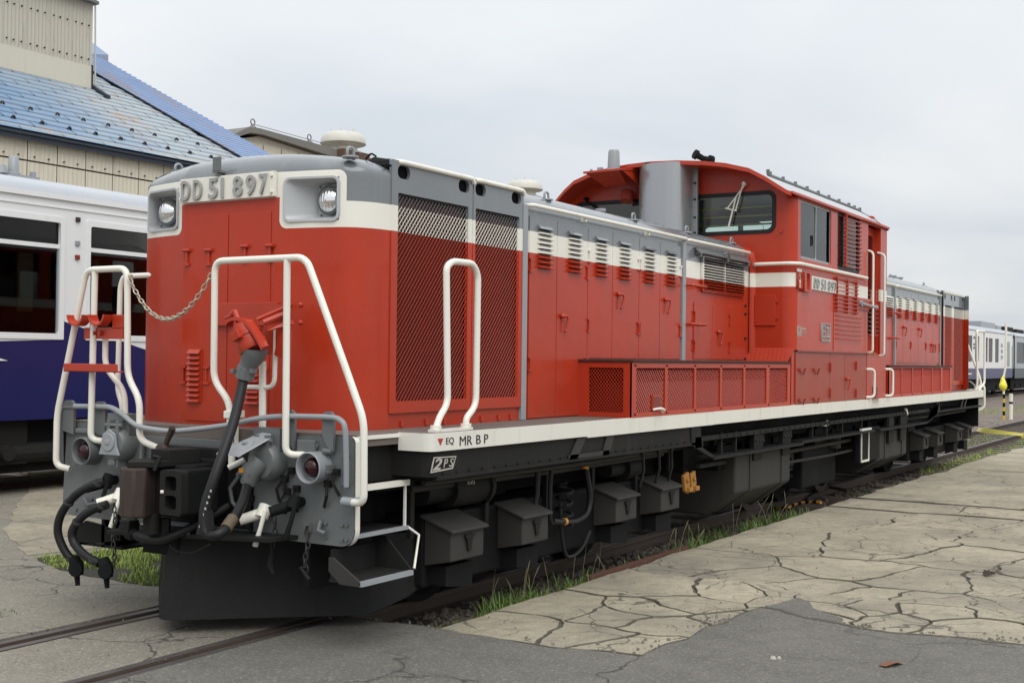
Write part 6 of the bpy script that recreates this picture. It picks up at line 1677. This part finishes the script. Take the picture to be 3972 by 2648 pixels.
for k in range(26):
    for d in (.2, .6):
        for z in (6.35, 4.6): sc_.cyl((-19.74, 2.4+k*PW+d, z), (-19.69, 2.4+k*PW+d, z), .022, 6)
BB(sc_, 'screw', RUSTB)
# roof plane: z = 6.941 + .55*(-19.6-x)
def rz(x): return 6.941+.55*(-19.6-x)
RH = lambda t: (-19.55-t*.876, )           # unused
BB(MB().prism([(-19.55, 1.5, rz(-19.55)-.10), (-32, 1.5, rz(-32)-.10), (-32, 23.0, rz(-32)-.10), (-19.55, 23.4, rz(-19.55)-.10)], (0, 0, -.12)), 'roof_deck', TRIMB)
BB(MB().box(-19.62, -19.50, 1.5, 23.2, 6.815, 6.925), 'eave_trim', TRIMB)
hipA, hipB = Vector((-25.91, 20.41, 10.41)), Vector((-20.81, 21.43, 7.61))
def hipy(x): return 20.41+(x+25.91)/(5.10)*1.02
tl_ = MB(); ta = math.atan(.55); tw, tl = 1.22, .40
tl_.add([(0, 0, .045), (0, tw-.03, .045), (-tl*math.cos(ta)*1.10, tw-.03+.10, tl*math.sin(ta)*1.10+.006), (-tl*math.cos(ta)*1.10, .10, tl*math.sin(ta)*1.10+.006), (0, 0, -.012), (0, tw-.03, -.012)], [(0, 1, 2, 3), (0, 4, 5, 1)])
TLM = tl_.mesh('roof_sheet'); TLM.materials.append(RFT)
nrow = 0
for r_ in range(19):
    x = -19.50-r_*tl*math.cos(ta)
    for k in range(-1, 16):
        y = 4.6+k*tw+(r_ % 2)*tw*.5
        if y+.15 > hipy(x): continue
        inst(TLM, 'roof_sheet', (x-bo.x, y-bo.y, rz(x)), BL)
b2 = MB(); rows = []
for r_ in range(84):
    x = -19.7-r_*.0985
    y0_ = hipy(x)-.02
    ye = 23.95-.0+(x+20.2)*.205
    zz_ = rz(x)+.075+(.055 if r_ % 2 else 0)
    for q_ in ((.075, .115) if r_ % 2 else ()):
        zq_ = rz(x)+q_; rows.append([(x, y0_, zq_), (x, (y0_+ye)/2, zq_), (x, ye, zq_)])
b2.grid(rows)
BB(b2, 'corrugated_roof', RFB)
MBh = MB().tube([hipA+Vector((-1.2, -.24, .76)), hipB+Vector((1.2, .24, -.56))], .022, 6); BB(MBh, 'hip_strip', TRIMB)
BB(MB().prism([(-28.6, 22.1, 11.75), (-28.0, 22.75, 11.55), (-28.0, 22.75, 11.80), (-28.9, 22.55, 12.45), (-29.3, 22.1, 12.3)], (-.6, -.6, 0)), 'ridge_cap', RFB)
sg = MB().prism([(0, -.07, 0), (.02, -.02, .075), (.02, .02, .075), (0, .07, 0), (0, .04, 0), (.01, .012, .045), (.01, -.012, .045), (0, -.04, 0)], (-.05, 0, .02))
SGM = sg.mesh('snow_guard'); SGM.materials.append(BOXM)
for k in range(-8, 9):
    inst(SGM, 'snow_guard', (-21.04-bo.x, 13.71+k*.812-bo.y, 7.765), BL)
    inst(SGM, 'snow_guard', (-20.15-bo.x, 13.38+k*.812-bo.y, 7.27), BL)
# tower on the roof
tx = -24.2
BB(MB().box(-28.5, tx-.05, 9.0, 18.93, 9.2, 11.95), 'tower', CORR2)
BB(MB().box(tx-.05, tx+.02, 9.0, 18.95, 9.48, 10.165), 'tower_skirt', paint('pale_beige_board', (.60, .57, .47), .8, .06, .35, (.38, .34, .26)))
c3 = corrugated(.755, 1.86, .12, .02).mesh('tower_panel'); c3.materials.append(CORR2)
for k in range(13): inst(c3, 'tower_panel', (tx-bo.x, 18.96-(k+1)*.765-bo.y, 10.17), BL)
c4m = corrugated(3.5, 1.86, .12, .02).mesh('tower_panel'); c4m.materials.append(CORR2)
o = inst(c4m, 'tower_panel', (tx-bo.x, 18.955-bo.y, 10.17), BL, (0, 0, R(90)))
sc_ = MB()
for k in range(13):
    for d in (.15, .4, .62):
        for z in (10.35, 11.35): sc_.cyl((tx+.01, 18.96-k*.765-d, z), (tx+.05, 18.96-k*.765-d, z), .022, 6)
BB(sc_, 'screw', BK2)
BB(MB().prism([(tx+.25, 8.9, 11.96), (tx+.25, 18.75, 12.02), (tx+.05, 19.15, 12.05), (-28.7, 19.15, 12.05), (-28.7, 8.9, 11.96)], (0, 0, .09)), 'tower_roof', FASC)
BB(MB().cyl((tx+.08, 19.03, 9.6), (tx+.06, 19.0, 12.0), .025, 8), 'drain_pipe', CORR2)
BB(MB().box(tx+.0, tx+.04, 18.93, 18.98, 9.45, 10.2).prism([(-24.35, 18.98, 9.60), (-23.55, 18.98, 9.16), (-23.55, 19.12, 9.16), (-24.35, 19.12, 9.60)], (0, 0, .10)).box(tx+.02, tx+.04, 9, 18.95, 9.40, 9.49), 'flashing', TRIMB)

RB = thing('workshop_building', 'low beige workshop with grey roof edge and eyebolts behind the blue roof', 'workshop', (-24, 35, 0))
bo = RB.location
def BR(mb_, name, mat, par=None, **k):
    mb_.v = [(v[0]-bo.x, v[1]-bo.y, v[2]-bo.z) for v in mb_.v]; return mb_.build(name, mat, par or RB, **k)
BR(MB().prism([(-24.05, 24.8, -.2), (-24.05, 64, -.2), (-24.05, 64, 8.55), (-24.05, 30, 8.95), (-24.05, 25.9, 9.20), (-24.05, 24.9, 8.95)], (-8, 0, 0)), 'wall', CORR)
c5 = corrugated(.90, 2.2, .13, .022).mesh('wall_panel'); c5.materials.append(CORR)
for k in range(14): inst(c5, 'wall_panel', (-.01, 25.2+k*.92-bo.y, 6.75 if k < 4 else 6.6), RB)
BR(MB().prism([(-23.75, 24.45, 9.02), (-23.75, 25.10, 9.36), (-23.75, 25.62, 9.41), (-23.75, 30.0, 9.30), (-23.75, 64, 8.95), (-23.75, 64, 8.65), (-23.75, 30.0, 8.98), (-23.75, 25.8, 9.22), (-23.75, 25.2, 9.18), (-23.75, 24.55, 8.93)], (-8.5, 0, 0)), 'roof_slab', FASC)
ey = MB()
for y, z in ((25.45, 9.40), (28.35, 9.345)):
    ey.tube([(-23.9, y+.10*math.cos(R(a)), z+.20+.10*math.sin(R(a))) for a in range(0, 360, 30)], .022, 6, closed=True).lathe([(.16, 0), (.05, .11), (.0, .12)], (-23.9, y, z-.01), (0, 0, 1), 8)
ey.tube([(-23.9, 25.45, 9.53), (-23.9, 28.35, 9.46), (-23.9, 32, 9.40)], .012, 5)
BR(ey, 'roof_eyebolt', FASC)
for lab, y, zb_ in (('nearer and larger pale mushroom roof ventilator behind the locomotive nose', 30.5, 9.58), ('farther pale mushroom roof ventilator showing above the engine bonnet', 43.8, 9.50)):
    v = thing('roof_ventilator', lab, 'ventilator', (-24.1, y, zb_-.06), 'mushroom ventilators on the workshop roof')
    v.scale = (.80, .80, .95)
    VM = paint_once('pale_vent_paint', (.62, .60, .53), rough=.5)
    MB().lathe([(.62, .02), (.70, .06), (1.02, .10), (1.08, .13), (1.08, .17), (1.03, .34), (.94, .47), (.78, .555), (.50, .60), (.0, .61)], (0, 0, 0), (0, 0, 1), 32).build('hood', VM, v, True, ang=30)
    MB().lathe([(.90, -.24), (.92, -.19), (.70, -.12), (.60, .10), (.6, .2)], (0, 0, 0), (0, 0, 1), 24).build('neck', VM, v, True, ang=30)
    MB().box(-.85, .85, -.95, .95, -1.0, -.2).build('base', RUSTB, v)
    q = MB()
    for a in range(0, 360, 60): q.cyl((.6*math.cos(R(a)), .6*math.sin(R(a)), .58), (.6*math.cos(R(a)), .6*math.sin(R(a)), .70), .025, 5)
    q.build('lug', VM, v)

# =================================================================== YARD FURNITURE FAR RIGHT
pk_ = thing('marker_post', 'yellow and black striped thin marker post below the yellow bag', 'marker post', (-1.60, 36.3, GZ), 'marker posts beyond the locomotive')
for k in range(6): MB().cyl((0, 0, .0+k*.135), (0, 0, .135+k*.135), .040, 8).build('stripe', YEL if k % 2 == 0 else BK, pk_)
pw = thing('marker_post', 'thick white marker post with one black band beyond the locomotive', 'marker post', (-1.42, 36.5, GZ), 'marker posts beyond the locomotive')
for z0, z1, m in ((0, .50, IV), (.50, .57, BK), (.57, .83, IV)): MB().cyl((0, 0, z0), (0, 0, z1), .060, 10).build('stripe', m, pw)
wp = MB().tube([(-1.66, 36.6, GZ), (-1.655, 36.6, 1.3), (-1.60, 36.6, 1.60), (-1.60, 36.6, 3.0)], .035, 8)
tag(wp.build('flag_pole', IV, None, True), 'thin white pole carrying a yellow bag beyond the locomotive', 'pole')
bg_ = MB().tube(catmull([(-1.655, 36.55, 1.26), (-1.65, 36.2, 1.22), (-1.63, 36.2, 1.14), (-1.61, 36.2, 1.04), (-1.60, 36.2, .92), (-1.60, 36.2, .80)], 4), [.035, .02, .02, .02, .02, .03, .045, .055, .065, .075, .085, .095, .105, .11, .115, .115, .11, .10, .085, .06, .02][:21], 12)
for i, v in enumerate(bg_.v):
    d = mnoise.noise_vector(Vector(v)*9)*.022; bg_.v[i] = (v[0]+d.x, v[1]+d.y, v[2]+d.z)
tag(bg_.build('plastic_bag', YELB, None, True), 'bright yellow plastic bag tied to the thin white pole', 'bag')
b2 = MB(); pts = [(1.30, 16.75, .52), (1.75, 15.7, .55), (2.627, 13.0, .658), (2.938, 11.0, .762), (3.6, 8.9, .90)]
cc = catmull(pts, 5); b2.grid([[p+Vector((.022*s, .010*s, s*.028+.010*math.sin(i*.5)*s)) for i, p in enumerate(cc)] for s in (-1, 1)])
tag(b2.build('barrier_tape', YELB), 'yellow barrier tape stretched from the far end of the locomotive', 'tape')
mkt = MB()
for k in range(6):
    p = cc[5+k]; mkt.box(p.x+.003, p.x+.006, p.y-.12, p.y+.05, p.z-.012, p.z+.012)
st_ = MB().cyl((3.6, 8.9, 0), (3.6, 8.9, .95), .02, 8)
fn = thing('yard_fence', 'short dark post and rail fence at far right', 'fence', (-.9, 38, GZ))
for x in (-.15, .15, .55): MB().cyl((x, 0, 0), (x, 0, 1.1), .035, 8).build('post', BK2, fn)
MB().cyl((-.2, 0, .95), (.7, 0, .95), .025, 6).build('top_rail', BK2, fn)
# striped cable end on the ground
ca = catmull([(.55, 8.54, -.08), (.75, 8.51, -.06), (.74, 8.9, -.05), (.86, 9.0, -.03), (1.02, 8.94, -.02)], 6)
cb = thing('striped_cable', 'short yellow and black striped cable end lying beside the track', 'cable', (.6, 8.5, GZ))
for k in range(0, len(ca)-2, 2):
    MB().tube([p-cb.location for p in ca[k:k+3]], .018, 8).build('stripe', ORB if (k//2) % 2 else BK, cb)
tag(MB().tube([(.63, 9.6, -.08), (.65, 10.1, .0), (.67, 10.4, .02), (.95, 10.28, .0)], .022, 8).build('bent_pipe', BOXM, None, True), 'grey bent pipe lying beside the track under the locomotive', 'pipe')

# ---- pieces that stand apart become objects of their own
import numpy as np
def split_apart(o):
    me = o.data; nv = len(me.vertices)
    if nv > 60000: return
    par = list(range(nv))
    def find(a):
        while par[a] != a: par[a] = par[par[a]]; a = par[a]
        return a
    for e in me.edges:
        a, c = find(e.vertices[0]), find(e.vertices[1])
        if a != c: par[a] = c
    roots = np.array([find(i) for i in range(nv)]); u, isl = np.unique(roots, return_inverse=True); k = len(u)
    if k < 2 or k > 400: return
    pts = np.array([v.co[:] for v in me.vertices]); lo = np.full((k, 3), np.inf); hi = np.full((k, 3), -np.inf)
    np.minimum.at(lo, isl, pts); np.maximum.at(hi, isl, pts); size = (hi-lo).max(axis=1)
    gap = np.maximum(0, np.maximum(lo[:, None]-hi[None], lo[None]-hi[:, None]))
    near = np.sqrt((gap**2).sum(axis=2)) <= np.maximum(.02, .5*np.maximum(size[:, None], size[None]))
    lab = list(range(k))
    def f2(a):
        while lab[a] != a: lab[a] = lab[lab[a]]; a = lab[a]
        return a
    for a, c in zip(*np.nonzero(near)):
        a, c = f2(int(a)), f2(int(c))
        if a != c: lab[a] = c
    pc = [f2(i) for i in range(k)]; ids = sorted(set(pc))
    if len(ids) < 2: return
    vp = [pc[i] for i in isl]
    name = o.name.split('.')[0]
    for n_, pid in enumerate(ids):
        bm = bmesh.new(); bm.from_mesh(me); bm.verts.ensure_lookup_table()
        bmesh.ops.delete(bm, geom=[v for v in bm.verts if vp[v.index] != pid], context='VERTS')
        m2 = bpy.data.meshes.new(name); bm.to_mesh(m2); bm.free()
        for m_ in me.materials: m2.materials.append(m_)
        if n_ == 0: first = m2; continue
        q = o.copy(); q.data = m2; COL.objects.link(q); q.parent = o.parent
        if o.parent is None: pass
    o.data = first
for o in list(COL.objects):
    if o.type == 'MESH' and not o.get('kind') and o.parent is not None and o.data.users == 1 and not (o.parent.get('kind') == 'structure'): split_apart(o)
